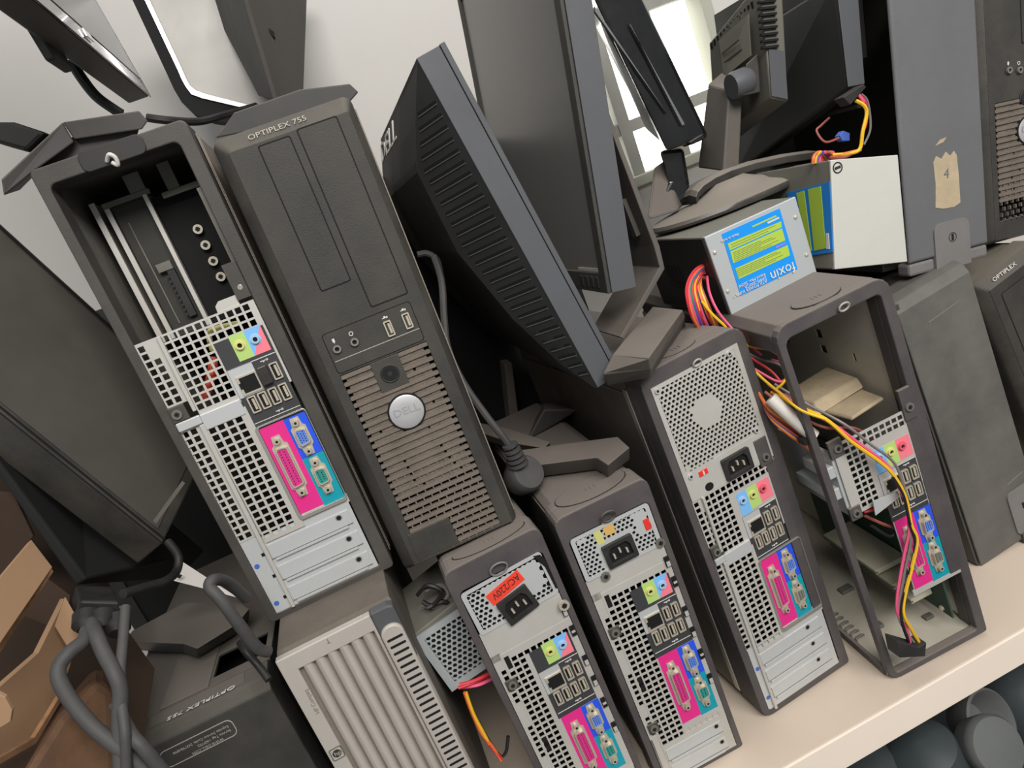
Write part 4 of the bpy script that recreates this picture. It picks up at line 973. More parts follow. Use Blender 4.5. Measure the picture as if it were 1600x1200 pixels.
y2 = .043
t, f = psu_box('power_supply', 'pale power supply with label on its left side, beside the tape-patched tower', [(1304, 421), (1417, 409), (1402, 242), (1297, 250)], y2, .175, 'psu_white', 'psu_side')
xs_ = f[3].x
def PX(px, py, x):
    r = ray(px, py); return CAMP + r * ((x - CAMP.x) / r.x)
nL = (f[3] - f[0]).cross(YV_).normalized()
if nL.x > 0: nL = -nL
def PX(px, py, dx):
    r = ray(px, py); o = f[0] + nL * dx; return CAMP + r * ((o - CAMP).dot(nL) / r.dot(nL))
def sideplate(poly, name, m, par, dx, world=True):
    # outline laid on the left side of the case
    mb = Wm(); a = [PX(*p, dx) for p in poly]; mb.loft([a, [q + Vector((.004 if name == 'side_plate' else .0008, 0, 0)) for q in a]]); return wobj(name, mb, m, par)
L = sideplate([(1228, 302), (1296, 284), (1301, 394), (1264, 400)], 'label', 'foxin_blue_dim', t, .0012)
sideplate([(1262, 296), (1282, 291), (1290, 388), (1272, 392)], 'label_panel', 'foxin_green', L, .0016)
sideplate([(1244, 302), (1256, 298), (1268, 392), (1262, 394)], 'label_panel', 'foxin_green', L, .0016)
sideplate([(1290, 365), (1294, 365), (1296, 389), (1291, 389)], 'label_patch', 'paper', L, .0018)
mb = MB(1); q = P(1309, 262, y2 - .0012)
mb = Wm(); mb.ring([(q.x + .0055 * math.cos(k * PI / 10), q.z + .0055 * math.sin(k * PI / 10)) for k in range(20)], [(q.x + .0042 * math.cos(k * PI / 10), q.z + .0042 * math.sin(k * PI / 10)) for k in range(20)], q.y, q.y + .0006); mb.box(q.x - .0034, q.y, q.z - .0013, q.x + .0034, q.y + .0006, q.z + .0013); wobj('approval_stamp', mb, 'print_dark', t)
for (X, Y) in ((1286, 262), (1236, 274), (1316, 408)):
    pass
PC = ['orange', 'yellow', 'purple', 'pinkw', 'red', 'greyw', 'orange', 'pinkw']
for k, c in enumerate(PC):
    pts = [(1270 + k * 3.2, 256 - k * .8, .06 + .004 * k), (1272 + k * 3.4, 244 - k * .4, .06 + .004 * k), (1280 + k * 3, 238, .07), (1290 + k * 2, 246, .08)]
    wobj('wire', pcable(pts, 0, .0017, None, None, 6), 'wire_' + c, t, 0, True)
for pts, c, r in (([(1300, 242, .07), (1325, 240, .07), (1343, 233, .068), (1348, 205, .066), (1354, 178, .066), (1350, 165, .066), (1337, 157, .068)], 'yellow', .0018), ([(1296, 246, .07), (1318, 246, .07), (1334, 238, .07)], 'brown', .0016), ([(1300, 244, .07), (1320, 240, .07), (1345, 234, .07)], 'orange', .0016),
                  ([(1346, 212, .07), (1354, 190, .07), (1352, 160, .07), (1344, 150, .07)], 'red', .0012), ([(1350, 226, .07), (1360, 200, .07), (1356, 160, .07), (1346, 147, .07)], 'greyw', .0011), ([(1340, 146, .068), (1346, 154, .067), (1350, 160, .067)], 'pinkw', .0016)):
    wobj('wire', pcable(pts, 0, r, None, None, 6), 'wire_' + c, t, 0, True)
mb = Wm(); pslab([(1317, 152), (1350, 131), (1354, 136), (1329, 164)], .066, .014, None, mb); wobj('connector', mb, 'black', t, .0008)
mb = Wm(); pslab([(1312, 212), (1318, 204), (1328, 208), (1328, 220), (1316, 220)], .09, .008, None, mb); tag(wobj('connector', mb, 'usb_blue', t, .0006), 'small blue connector')
wobj('wire', pcable([(1296, 184, .10), (1283, 196, .10), (1276, 205, .10), (1290, 222, .095), (1314, 214, .092)], 0, .0012, None, None, 6), 'wire_brown', t, 0, True)

# loose one between the silver tower and the AC/220V tower
yb = .03
t = thing('power_supply', 'power supply with hexagon-holed end wedged between silver tower and AC/220V tower', 'power supply', Matrix.Translation(P(706, 1080, yb)), 'loose power supplies')
Fq = [P(706, 1080, yb), P(760, 1035, yb), P(732, 925, yb), P(646, 995, yb)]
o, ux, vz = Fq[0], Fq[1] - Fq[0], None
bk = Vector((-.004, .085, .006))
f2 = [P(646, 998, yb), P(706, 1080, yb), P(772, 1025, yb), P(722, 936, yb)]   # left, bottom, right, top
mb = Wm(); mb.loft([[p + Vector((0, .0045, 0)) for p in f2], [p + bk for p in f2]]); wobj('case', mb, 'psu_side', t, .001)
ex = (f2[2] - f2[1]); ez = (f2[0] - f2[1]); Lx, Lz = ex.length, ez.length
T = Matrix.Identity(4); n = ex.normalized().cross(ez.normalized())
zz = ez.normalized(); xx = (ex - zz * ex.dot(zz)).normalized(); yy = zz.cross(xx)
for i in range(3): T[i][0] = xx[i]; T[i][1] = yy[i]; T[i][2] = zz[i]; T[i][3] = f2[1][i]
mb = MB(1.0); mb.hexgrid(.008, .007, Lx - .004, Lz - .007, .0056, .0023, -.0008, .0004, lambda x, z: False, None, T)
mb.ring([(0, 0), (Lx, 0), (Lx, Lz), (0, Lz)], [(.0075, .0065), (Lx - .004, .0065), (Lx - .004, Lz - .0065), (.0075, Lz - .0065)], -.0012, .001, None, T)
wobj('cover', mb, 'psu_grey', t)
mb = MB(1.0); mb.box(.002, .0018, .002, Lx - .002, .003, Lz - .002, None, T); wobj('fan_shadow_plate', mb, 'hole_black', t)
mb = Wm(); a = [P(655, 985, yb + .003), P(664, 977, yb + .003), P(664, 986, yb + .003), P(657, 992, yb + .003)]
for pts in ([(652, 930, .05), (668, 915, .045), (690, 925, .04), (676, 946, .04), (660, 940, .045)], [(660, 945, .05), (680, 948, .045), (700, 930, .045), (690, 915, .05), (664, 922, .05)], [(668, 950, .04), (690, 940, .04), (705, 945, .04)]):
    wobj('wire', pcable(pts, 0, .0022, None, None, 6), 'wire_greyw' if pts[0][0] == 660 else 'wire_blackw', t, 0, True)
for pts, c in (([(716, 1075, .0), (740, 1066, .0), (770, 1052, .01), (795, 1040, .02)], 'red'), ([(718, 1070, .0), (745, 1062, .0), (775, 1046, .01), (795, 1034, .02)], 'red'), ([(720, 1074, .005), (748, 1070, .0), (778, 1056, .01)], 'pinkw'),
               ([(726, 1082, .0), (736, 1110, .0), (752, 1145, .0), (768, 1165, .0), (783, 1188, .0)], 'orange'), ([(728, 1082, .0), (740, 1116, .0), (758, 1150, .0), (764, 1162, .0)], 'yellow'), ([(758, 1154, .0), (770, 1170, .0), (784, 1186, .0)], 'red'), ([(728, 1085, .004), (748, 1130, .004), (778, 1178, .004), (790, 1176, .004), (794, 1150, .006)], 'blackw')):
    wobj('wire', pcable(pts, 0, .0016, None, None, 6), 'wire_' + c, t, 0, True)

# ------------------------------------------------------------------ monitors
MG = 'flat monitors among the towers'
def basis(o, X, Y, Z):
    M = Matrix.Identity(4)
    for i in range(3): M[i][0] = X[i]; M[i][1] = Y[i]; M[i][2] = Z[i]; M[i][3] = o[i]
    return M
YV = Vector((0, 1, 0))
def upright(corner, top, y):
    """frame of a screen that stands in depth: z along its near edge, y into the scene"""
    o = P(*corner, y); z = (P(*top, y) - o); H = z.length; z.normalize(); x = YV.cross(z).normalized()
    return basis(o, x, YV, z), H
# the one in the middle, back towards the camera's left
M1, H = upright((971, 582), (695, 66), .012)
t = thing('monitor', 'black monitor turned edge-on with slotted back and white logo, in the centre', 'monitor', M1, MG)
D_ = .42; T_ = .0255
mb = Wm(); mb.box(-T_, 0, 0, -.0052, D_, H); mb.box(-.0046, -.0006, -.0006, 0, D_ + .0006, H + .0006); mb.box(-.0054, .001, .001, -.0044, D_ - .001, H - .001, 'hole_black')
obj('bezel', mb, 'monitor_edge', t, .0022)
mb = Wm(); mb.box(0, .016, .016, .0006, D_ - .016, H - .016); obj('screen', mb, 'screen_grey', t)
ridge = [(.0, -.027, .003), (.03, -.040, .020), (.085, -.055, .036), (.16, -.066, .050), (.235, -.062, .046), (.268, -.046, .026), (H - .004, -.027, .003)]
mb = Wm()
near = [(-T_, .001, z) for z, x, y in ridge]; rid = [(x, y, z) for z, x, y in ridge]
far = [(x, D_ - (y if z < .2 else .004), z) for z, x, y in ridge]; fe = [(-T_, D_ - .001, z) for z, x, y in ridge]
mb.loft([near, rid, far, fe], None, None, False, False)
obj('back_shell', mb, 'monitor_back', t)
def rat(z):
    for a, b in zip(ridge, ridge[1:]):
        if a[0] <= z <= b[0]:
            f_ = (z - a[0]) / (b[0] - a[0]); return Vector((a[1] + (b[1] - a[1]) * f_, a[2] + (b[2] - a[2]) * f_, z))
    return Vector(ridge[-1][1:] + (z,))
for k in range(27):
    z = .016 + k * .0098
    a = Vector((-T_, .001, z)); b = rat(z)
    p, q = a.lerp(b, .12), a.lerp(b, .86)
    nrm = (b - a).cross(Vector((0, 0, 1))).normalized()
    if nrm.y > 0: nrm = -nrm
    mb = Wm()
    for (dz0, dz1, h_, m_) in ((0, .0026, .0003, 'hole_black'), (-.0009, 0, .0008, 'monitor_edge')):  # paler lip strip: highlight under each slot put into the colour
        u, v = Vector((0, 0, dz0)), Vector((0, 0, dz1))
        mb.loft([[p + u + nrm * h_, q + u + nrm * h_, q + v + nrm * h_, p + v + nrm * h_], [p + u - nrm * .001, q + u - nrm * .001, q + v - nrm * .001, p + v - nrm * .001]], m_)
    obj('vent_slot', mb, 'hole_black', t)
inv = M1.inverted(); oc = inv @ CAMP
upv_ = Vector((.035, 0, H - .239)).normalized(); nb = upv_.cross(YV).normalized()
if nb.x > 0: nb = -nb
def onback(px, py):
    o = Vector((-.062, 0, .235)) + nb * .0008; r = inv.to_3x3() @ ray(px, py); return oc + r * ((o - oc).dot(nb) / r.dot(nb))
q0, q1 = onback(597, 256), onback(626, 240)
mb = Wm()
for k in range(26):
    y = .03 + k * .010; o = Vector((-.062, y, .235)) + nb * .0003
    if y < .05: continue
    a = [o - upv_ * .02, o - upv_ * .02 + YV * .0035, o + upv_ * .058 + YV * .0035, o + upv_ * .058]; a[0].x = a[1].x = -.0635
    a = [o, o + YV * .0035, o + upv_ * .056 + YV * .0035, o + upv_ * .056]
    mb.loft([a, [q - nb * .002 for q in a]])
tag(obj('vent_lines', mb, 'hole_black', t), None, None, None, 'stuff')
text('back_lettering', 'DELL', t, tuple(q0), (0, -1, 0), tuple(upv_), .034, 'print_white', .0008, False, 'LEFT', max(.3, (q0.y - q1.y) / .034 / 2.5))
# second: grey screen facing left, on a bent bracket stand
M2, H = upright((951, 459), (876, 0), .04)
t = thing('monitor', 'tall monitor with dull grey screen facing left, on bent bracket stand', 'monitor', M2, MG)
H = .37; T_ = .0275; D_ = .36
mb = Wm(); mb.box(.0036, 0, 0, T_, D_, H); mb.ring([(0, 0), (1, 0), (1, 1), (0, 1)], [(.3, .3), (.7, .3), (.7, .7), (.3, .7)], 0, 0) if 0 else None
mb.box(.0026, .001, .001, .0037, D_ - .001, H - .001, 'hole_black')
obj('rear_case', mb, 'monitor_edge', t, .002)
mb = Wm(); Tz = Matrix(((0, 1, 0, 0), (1, 0, 0, 0), (0, 0, 1, 0), (0, 0, 0, 1)))
mb.ring([(0, 0), (D_, 0), (D_, H), (0, H)], [(.015, .019), (D_ - .016, .019), (D_ - .016, H - .016), (.015, H - .016)], -.0008, .0028, None, Tz); obj('bezel', mb, 'bezel_dark', t, .0008)
mb = Wm(); mb.box(.0012, .014, .018, .0024, D_ - .014, H - .014); obj('screen', mb, 'screen_grey', t)
for k in range(4):
    mb = Wm(); mb.box(-.0016, .018 + k * .014, .004, .0002, .026 + k * .014, .015); obj('button', mb, 'black', t, .0008)
mb = Wm(); mb.box(-.0002, .016, .0195, .0016, .072, .0225); obj('sticker_strip', mb, 'print_grey', t)
prof = [(975, 530), (1039, 420), (1031, 385), (948, 165), (941, 167), (1022, 385), (1031, 418), (969, 527)]
tag(wobj('stand_arm', pslab(prof, .05, .075), 'stand_dusty', t, .0008), 'bent metal bracket')
mb = Wm(); mb.loft([[PZ(*p, .397) for p in ((950, 603), (1016, 590), (1071, 507), (1030, 500), (988, 545))], [PZ(*p, .413) for p in ((942, 585), (1017, 578), (1071, 494), (1022, 484), (973, 535))], [PZ(*p, .425) for p in ((958, 553), (1013, 560), (1067, 484), (1020, 479), (975, 532))]])
wobj('stand_base', mb, 'stand_dusty', t, .0012)
mb = Wm(); pslab([(972, 312), (978, 310), (1001, 366), (995, 370)], .07, .01, None, mb); wobj('rear_clip', mb, 'stand_dusty', t)
# third: glossy one leaning back on a round dish
t = thing('monitor', 'glossy black monitor seen edge-on before the window, on round dusty dish stand', 'monitor', Matrix.Translation(Vector((.222, .205, .48))), MG)
wobj('panel', pbox([(1042, 236, .17), (1108, 214, .17), (990, -30, .17), (915, -30, .17)], [(1030, 232, .44), (1070, 208, .44), (970, -30, .44), (893, -30, .44)]), 'black_gloss', t, .004)
wobj('back_hump', pbox([(1045, 236, .2), (1062, 228, .2), (975, 60, .2), (938, 30, .2)], [(1010, 205, .34), (1040, 200, .34), (968, 60, .34), (934, 30, .34)]), 'monitor_back', t, .006)
mb = Wm(); pslab([(1040, 174), (1042, 177), (930, 18), (929, 10)], .166, .004, None, mb); pslab([(1066, 196), (1070, 194), (985, 40), (984, 36)], .166, .004, None, mb); wobj('edge_highlight', mb, 'highlight_grey', t)  # thin grey strips stand for highlights along the glossy edge
mb = Wm(); pslab([(1076, 222), (1082, 226), (1104, 216), (1098, 209)], .165, .02, None, mb); wobj('hinge_latch', mb, 'black_gloss', t, .001)
mb = Wm(); mb.loft([[P(1030, 236, .19), P(1068, 232, .19), P(1066, 230, .25), P(1034, 234, .25)], [P(1046, 285, .19), P(1076, 280, .19), P(1072, 278, .24), P(1044, 280, .24)], [P(1020, 335, .185), P(1082, 318, .185), P(1078, 305, .25), P(1040, 310, .25)]]); wobj('neck', mb, 'black_gloss', t, .004)
mb = Wm(); mb.loft([[P(1020, 262, .215), P(1042, 245, .215), P(1046, 262, .225), P(1030, 268, .24)], [P(1010, 345, .17), P(1062, 330, .17), P(1072, 318, .2), P(1030, 322, .24)]]); wobj('neck_flare', mb, 'stand_dusty', t, .004)
mb = Wm(); mb.lathe([(.1, .0), (.102, .004), (.100, .009), (.085, .013), (.05, .017), (.03, .026), (.018, .034), (.0, .034)], None, 40, Matrix.Translation(Vector((.222, .163, .481))) @ Matrix.Diagonal((1, .58, .75, 1))); wobj('stand_base', mb, 'dish', t, 0, True)
# fourth: back towards the camera, right of the window
t = thing('monitor', 'black monitor with vented back and grey rating label, right of the window', 'monitor', Matrix.Translation(P(1230, 285, .24)), MG)
wobj('panel', pbox([(1325, 138, .085), (1350, 133, .085), (1337, -30, .085), (1303, -30, .085)], [(1150, 272, .33), (1170, 268, .33), (1152, 70, .33), (1130, 80, .33)]), 'monitor_back', t, .003)
wobj('edge_strip', pbox([(1325, 136, .083), (1351, 131, .083), (1339, -30, .083), (1306, -30, .083)], [(1325, 138, .088), (1350, 132, .088), (1338, -30, .088), (1304, -30, .088)]), 'monitor_edge', t, .0006)
HN = [(1205, 154, .14), (1232, 158, .14), (1222, -30, .14), (1186, -30, .14)]; HF = [(1117, 215, .27), (1142, 226, .27), (1126, 55, .27), (1108, 68, .27)]
wobj('back_hump', pbox(HN, HF), 'hump_grey', t, .002)
mb = Wm(); pslab([(1206, 150), (1231, 155), (1226, 80), (1201, 76)], .1385, .001, None, mb); wobj('hump_edge', mb, 'monitor_edge', t)
for k in range(8):
    y = -2 + k * 10.2
    wobj('vent_slot', pslab([(1186 + k * .8, y + 3), (1213 + k * .6, y), (1213 + k * .6, y + 4), (1186 + k * .8, y + 7)], .1365, .004), 'hole_black', t)
lp = [P(1123, 63, .236), P(1169, 22, .155), P(1173, 87, .155), P(1131, 121, .236)]
mb = Wm(); mb.loft([lp, [p + Vector((.003, .003, 0)) for p in lp]]); L = wobj('rating_label', mb, 'sticker_grey', t)
a, b = P(1126, 78, .231), P(1166, 44, .155)
mb = Wm()
for k in range(3):
    z = Vector((-.0008, -.0008, -.010 * k - .004)); c_ = [a + z, a.lerp(b, .7) + z, a.lerp(b, .7) + z + Vector((0, 0, -.0018)), a + z + Vector((0, 0, -.0018))]
    mb.loft([c_, [p + Vector((.001, .001, 0)) for p in c_]])
for f_ in (.45, .85):
    c_ = a.lerp(b, f_) + Vector((-.0008, -.0008, .012)); c_ = [c_, c_ + Vector((0, -.006, 0)), c_ + Vector((0, -.003, .006))]; mb.loft([c_, [p + Vector((.001, .001, 0)) for p in c_]])
wobj('label_print', mb, 'steel_inside', L)
for k in range(13):
    f_ = k / 12; p = P(1112 + f_ * 64, 68 - f_ * 64, .262 - f_ * .105)
    mb = Wm(); mb.box(p.x - .002, p.y - .002, p.z - .006, p.x + .002, p.y + .001, p.z + .001); wobj('vent_slot', mb, 'hole_black', t)
wobj('neck', pbox([(1130, 268, .17), (1155, 262, .17), (1161, 135, .17), (1138, 140, .17)], [(1090, 262, .23), (1120, 262, .23), (1128, 112, .23), (1106, 132, .23)]), 'stand_dusty', t, .002)
mb = Wm(); q = P(1157, 130, .158); mb.lathe([(.0, -.012), (.013, -.012), (.0145, -.008), (.0145, .008), (.012, .012), (0, .012)], None, 20, Matrix.Translation(q) @ Matrix.Rotation(PI / 2, 4, 'Y')); wobj('hinge', mb, 'monitor_edge', t, 0, True)
wobj('hinge_bracket', pbox([(1160, 150, .15), (1188, 144, .15), (1184, 84, .15), (1166, 100, .15)], [(1160, 152, .18), (1186, 146, .18), (1182, 88, .18), (1164, 104, .18)]), 'stand_dark', t, .001)
arc = [(1087, 308), (1090, 299), (1099, 289), (1116, 278), (1142, 266), (1180, 254), (1230, 243), (1272, 237), (1298, 238)]
low = [(1296, 262), (1290, 296), (1215, 302), (1150, 309)]
wobj('stand_base', pslab(arc + low, .166, .03), 'black_gloss', t, .001)
mb = Wm(); a_ = [P(x, y, .160) for x, y in arc]; b_ = [P(x + 2, y + 11, .160) for x, y in arc]; th_ = Vector((0, .04, 0)); up_ = Vector((0, .012, .003))
mb.loft([[p, p + up_, p + th_, q + th_, q] for p, q in zip(a_, b_)]); wobj('base_rim', mb, 'dish', t, .001)
# fifth: top left, screen to the right, on the flat base above the gutted tower
fy = .30; far = P(236, 150, fy)
t = thing('monitor', 'black monitor at top left with screen turned right, over the gutted tower', 'monitor', Matrix.Translation(P(115, 250, .06)), MG)
lean = P(150, 0, fy) - far; lean = lean * (.34 / lean.z)
def slab5(x0, x1, y0, y1, z0, z1, m, nm, bev=.0015):
    mb = Wm(); L_ = []
    for z in (z0, z1):
        o = far + lean * (z / .34); L_.append([Vector((o.x + x0, y0, o.z)), Vector((o.x + x1, y0, o.z)), Vector((o.x + x1, y1, o.z)), Vector((o.x + x0, y1, o.z))])
    mb.loft(L_); return wobj(nm, mb, m, t, bev)
slab5(-.024, -.002, -.08, fy, 0, .34, 'bezel_rim', 'rear_case')
slab5(-.0014, .0, -.08, fy, -.001, .34, 'black_gloss', 'bezel', .0004)
slab5(.0, .0006, -.07, fy - .012, .016, .33, 'screen_grey', 'screen', 0)
slab5(-.040, -.024, .02, .20, .03, .25, 'monitor_back', 'back_hump', .004)
mb = Wm(); q = P(150, 62, .14); mb.box(far.x + .0004, .1, far.z + .006, far.x + .0012, .118, far.z + .012); wobj('badge', mb, 'silver_trim', t)  # silver chip stands for a white glint, not a real badge
slab5(-.030, -.022, .07, .11, -.012, .03, 'black', 'hinge', .002)
mb = Wm(); mb.loft([[P(*p, y) for p in ((98, 191), (217, 173), (231, 189), (222, 202), (116, 218))] for y in (.045, .16)])
mb.loft([[P(*p, y) for p in ((112, 214), (218, 200), (214, 212), (118, 250), (52, 276))] for y in (.052, .15)])
mb.loft([[P(*p) for p in ((98, 191, .045), (116, 222, .045), (50, 270, .03), (6, 306, .02), (2, 280, .02))], [P(*p) for p in ((98, 191, .16), (116, 222, .16), (60, 268, .15), (30, 298, .14), (20, 280, .14))]])
wobj('stand_base', mb, 'stand_dark', t, .001)
mb = pcable([(112, 95, .2), (125, 118, .2), (150, 150, .2), (180, 172, .2), (190, 178, .2)], 0, .0048); wobj('cable', mb, 'cable_black', t, 0, True)
mb = pcable([(230, 184, .22), (262, 188, .22), (310, 190, .24), (350, 180, .26), (400, 166, .3)], 0, .004); wobj('cable', mb, 'cable_black', t, 0, True)
wobj('stand_foot', pslab([(-10, 190), (20, 190), (72, 207), (42, 236), (-10, 222)], .1, .03), 'cable_black', t, .003)
# sixth: black rim with silver bead
t = thing('monitor', 'monitor with rounded black rim and silver bead leaning against the back wall', 'monitor', Matrix.Translation(P(300, 190, .46)), MG)
out = [(193, -30), (262, 118), (272, 140), (284, 160), (300, 176), (330, 188), (390, 196), (458, 196), (458, -30)]
inn = [(215, -30), (282, 112), (287, 124), (293, 135), (302, 145), (318, 151), (400, 171), (452, 180), (452, -30)]
def pring(o, i, y0, y1, dy=0):
    mb = Wm(); a = [P(*p, y0) for p in o]; b = [P(*p, y0) for p in i]; mb.ring([(q.x, q.z) for q in a], [(q.x, q.z) for q in b], y0, y1); return mb
wobj('bezel', pring(out, inn, .455, .485), 'black_matte', t, .002)
i2 = [(x + (3 if x < 320 else 0), y - (4 if y > 140 else 2)) for x, y in inn]; i1 = [(x - (3 if x < 320 else 0), y + (2 if y > 140 else 0)) for x, y in inn]
wobj('silver_bead', pring(i1, i2, .452, .458), 'silver_trim', t, 0)
wobj('screen', pslab(inn, .462, .004), 'screen_reflection', t)  # reflection of the wall put into the screen's pale colour
# seventh: dusty wedge-backed one at the top
t = thing('monitor', 'dusty black monitor back with two slots hanging over the round-badge tower', 'monitor', Matrix.Translation(P(430, 158, .22)), MG)
A_, _n = planar([(374, -30, .222), (429, 158, .222), (470, 142, .342), (478, -30, .4)]); B_, _n = planar([(374, -30, .226), (429, 158, .226), (404, 150, .33), (310, -30, .4)])
mb = Wm(); mb.loft([[A_[0], A_[3], B_[3]], [A_[1], A_[2], B_[2]]]); wobj('back_shell', mb, 'monitor_back', t, .001)
wobj('rear_panel', flat([(374, -28, .222), (429, 156, .222), (470, 142, .342), (477, -28, .4)], .004, .003), 'm7_dust', t)
for (x, y) in ((420, 46), (427, 108)):
    mb = Wm(); a = [P(x - 9, y - 8, .262), P(x + 12, y + 6, .285), P(x + 14, y + 16, .285), P(x - 4, y + 4, .262)]; a = [q + Vector((-.002, -.008, 0)) for q in a]
    mb.loft([a, [q + Vector((-.001, .012, 0)) for q in a]]); wobj('mounting_slot', mb, 'hole_black', t)
mb = Wm(); mb.loft([[P(*p, y) for p in ((468, 140), (546, 131), (560, 144), (546, 160), (480, 178), (400, 203), (336, 216), (352, 196), (366, 176))] for y in (.06, .16)]); wobj('stand_base', mb, 'stand_dark', t, .001)
# big grey one on the left
t = thing('monitor', 'large grey-faced monitor leaning at left edge beside the gutted tower', 'monitor', Matrix.Translation(P(254, 850, .05)), MG)
fr_ = [(254, 850, .05), (345, 662, .15), (-70, 284, .06), (-70, 590, -.02)]; bk_ = [(215, 882, .075), (330, 690, .19), (-110, 300, .06), (-70, 664, -.05)]
PL_, nG = planar(fr_); mb = Wm()
if nG.dot(PL_[0] - CAMP) < 0: nG = -nG
bk2 = []
for p, q in zip(bk_, PL_):
    r = ray(p[0], p[1]); o_ = q + nG * .038; bk2.append(CAMP + r * ((o_ - CAMP).dot(nG) / r.dot(nG)))
mb.loft([PL_, bk2]); wobj('case', mb, 'bezel_rim', t, .002)
def bil(s, v, dy=-.002):
    a, b, c, d = PL_
    q = (a.lerp(b, s)).lerp(d.lerp(c, s), v); return q + (CAMP - q).normalized() * (-dy)
def patch(s0, s1, v0, v1, dy, th=.002):
    mb = Wm(); a = [bil(s0, v0, -dy), bil(s1, v0, -dy), bil(s1, v1, -dy), bil(s0, v1, -dy)]; mb.loft([a, [q + (q - CAMP).normalized() * th for q in a]]); return mb
wobj('screen', patch(.06, .95, .05, .98, .0012), 'screen_dusty', t)
wobj('bezel_groove', patch(.028, .04, 0, 1, .0012), 'hole_black', t); wobj('bezel_groove', patch(.0, .008, 0, 1, .0012), 'hole_black', t); wobj('bezel_edge', patch(.965, .985, 0, 1, .0012), 'hole_black', t)
wobj('tape_strip', pslab([(284, 752), (289, 755), (244, 818), (239, 814)], .03, .001), 'stand_dusty', t)
# black case edge under it
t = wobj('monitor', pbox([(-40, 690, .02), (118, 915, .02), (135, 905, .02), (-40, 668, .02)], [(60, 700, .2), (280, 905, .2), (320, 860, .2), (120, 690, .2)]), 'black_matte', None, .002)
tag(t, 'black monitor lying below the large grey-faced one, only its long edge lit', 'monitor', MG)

# black slabs added behind the towers to darken the gaps, not real monitors
for (x0, x1, z1, lb) in ((-.66, -.30, .63, 'black slab added as shade behind the gutted tower at left'), (-.215, .10, .655, 'black slab added as shade in the gap behind the plug')):
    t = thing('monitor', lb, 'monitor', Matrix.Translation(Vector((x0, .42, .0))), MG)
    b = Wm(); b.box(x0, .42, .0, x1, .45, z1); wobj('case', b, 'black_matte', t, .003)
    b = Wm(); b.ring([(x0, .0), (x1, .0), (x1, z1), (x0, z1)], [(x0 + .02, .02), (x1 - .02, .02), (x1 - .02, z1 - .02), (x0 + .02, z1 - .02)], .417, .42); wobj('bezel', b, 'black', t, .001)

# loose stand bases
def base_plate(label, top, bot, zt, zb, m='stand_dusty'):
    mb = Wm(); mb.loft([[PZ(*p, zb) for p in bot], [PZ(*p, zt) for p in top]]); o = wobj('monitor_stand', mb, m, None, .0012)
    return tag(o, label, 'stand', 'loose monitor stand bases')
K = [(196, 1002), (287, 1006), (308, 1014), (369, 976), (390, 951), (371, 939), (290, 941), (206, 986)]
base_plate('bent dusty stand base lying on the service-labelled tower at bottom left', K, [(x, y + 14) for x, y in K], .326, .306, 'stand_dark')
K = [(790, 716), (838, 727), (932, 715), (950, 727), (984, 699), (965, 682), (890, 692), (800, 705)]
base_plate('bent dusty stand base lying on the fully punched small tower', K, [(x, y + 19) for x, y in K], .336, .3155)
K = [(748, 660), (790, 668), (860, 690), (850, 700), (800, 692), (752, 676)]
base_plate('thin stand plate in the dark gap right of the round-badge tower', K, [(x, y + 10) for x, y in K], .336, .324)
t = wobj('monitor_stand', pbox([(822, 690, .20), (865, 665, .20), (905, 640, .20), (850, 640, .20)], [(822, 680, .26), (865, 655, .26), (905, 630, .26), (850, 630, .26)]), 'stand_dark', None, .002)
tag(t, 'dusty monitor stand half lost in the dark gap behind the plug', 'stand')
t = wobj('support_post', pslab([(788, 568), (800, 566), (812, 660), (798, 664)], .34, .03), 'stand_dusty', None, .002); tag(t, 'dim brownish post standing in the dark gap behind the centre monitor', 'post')

# plug with its lead
t = thing('power_plug', 'round black power plug dangling from its lead beside the round-badge tower', 'plug', Matrix.Translation(P(822, 745, .06)))
q = P(820, 742, .06); ax_ = (CAMP - q).normalized(); ax_ = (ax_ + Vector((.55, 0, .1))).normalized()
Rm = ax_.to_track_quat('Z', 'Y').to_matrix().to_4x4()
mb = Wm(); mb.lathe([(.010, -.022), (.0165, -.014), (.0178, -.004), (.0178, .006), (.0155, .010), (.0, .0105)], None, 28, Matrix.Translation(q) @ Rm); wobj('plug_body', mb, 'cable', t, 0, True)
mb = Wm()
for k, (x, y) in enumerate(((797, 696), (801, 704), (804, 711), (807, 718), (810, 725))):
    c_ = P(x, y, .055); d = (P(810, 725, .055) - P(797, 696, .055)).normalized(); mb.lathe([(.004, -.0022), (.0075 + k * .0006, -.0012), (.0075 + k * .0006, .0012), (.004, .0022)], None, 14, Matrix.Translation(c_) @ d.to_track_quat('Z', 'Y').to_matrix().to_4x4())
wobj('strain_relief', mb, 'cable', t, 0, True)
wobj('lead', pcable([(678, 400, .11), (690, 440, .10), (694, 500, .09), (700, 545, .08), (722, 595, .07), (760, 650, .06), (790, 688, .055), (805, 715, .055)], 0, .0034), 'cable', t, 0, True)
wobj('lead', pcable([(652, 398, .12), (668, 396, .12), (684, 408, .115), (690, 440, .11)], 0, .003), 'cable', t, 0, True)

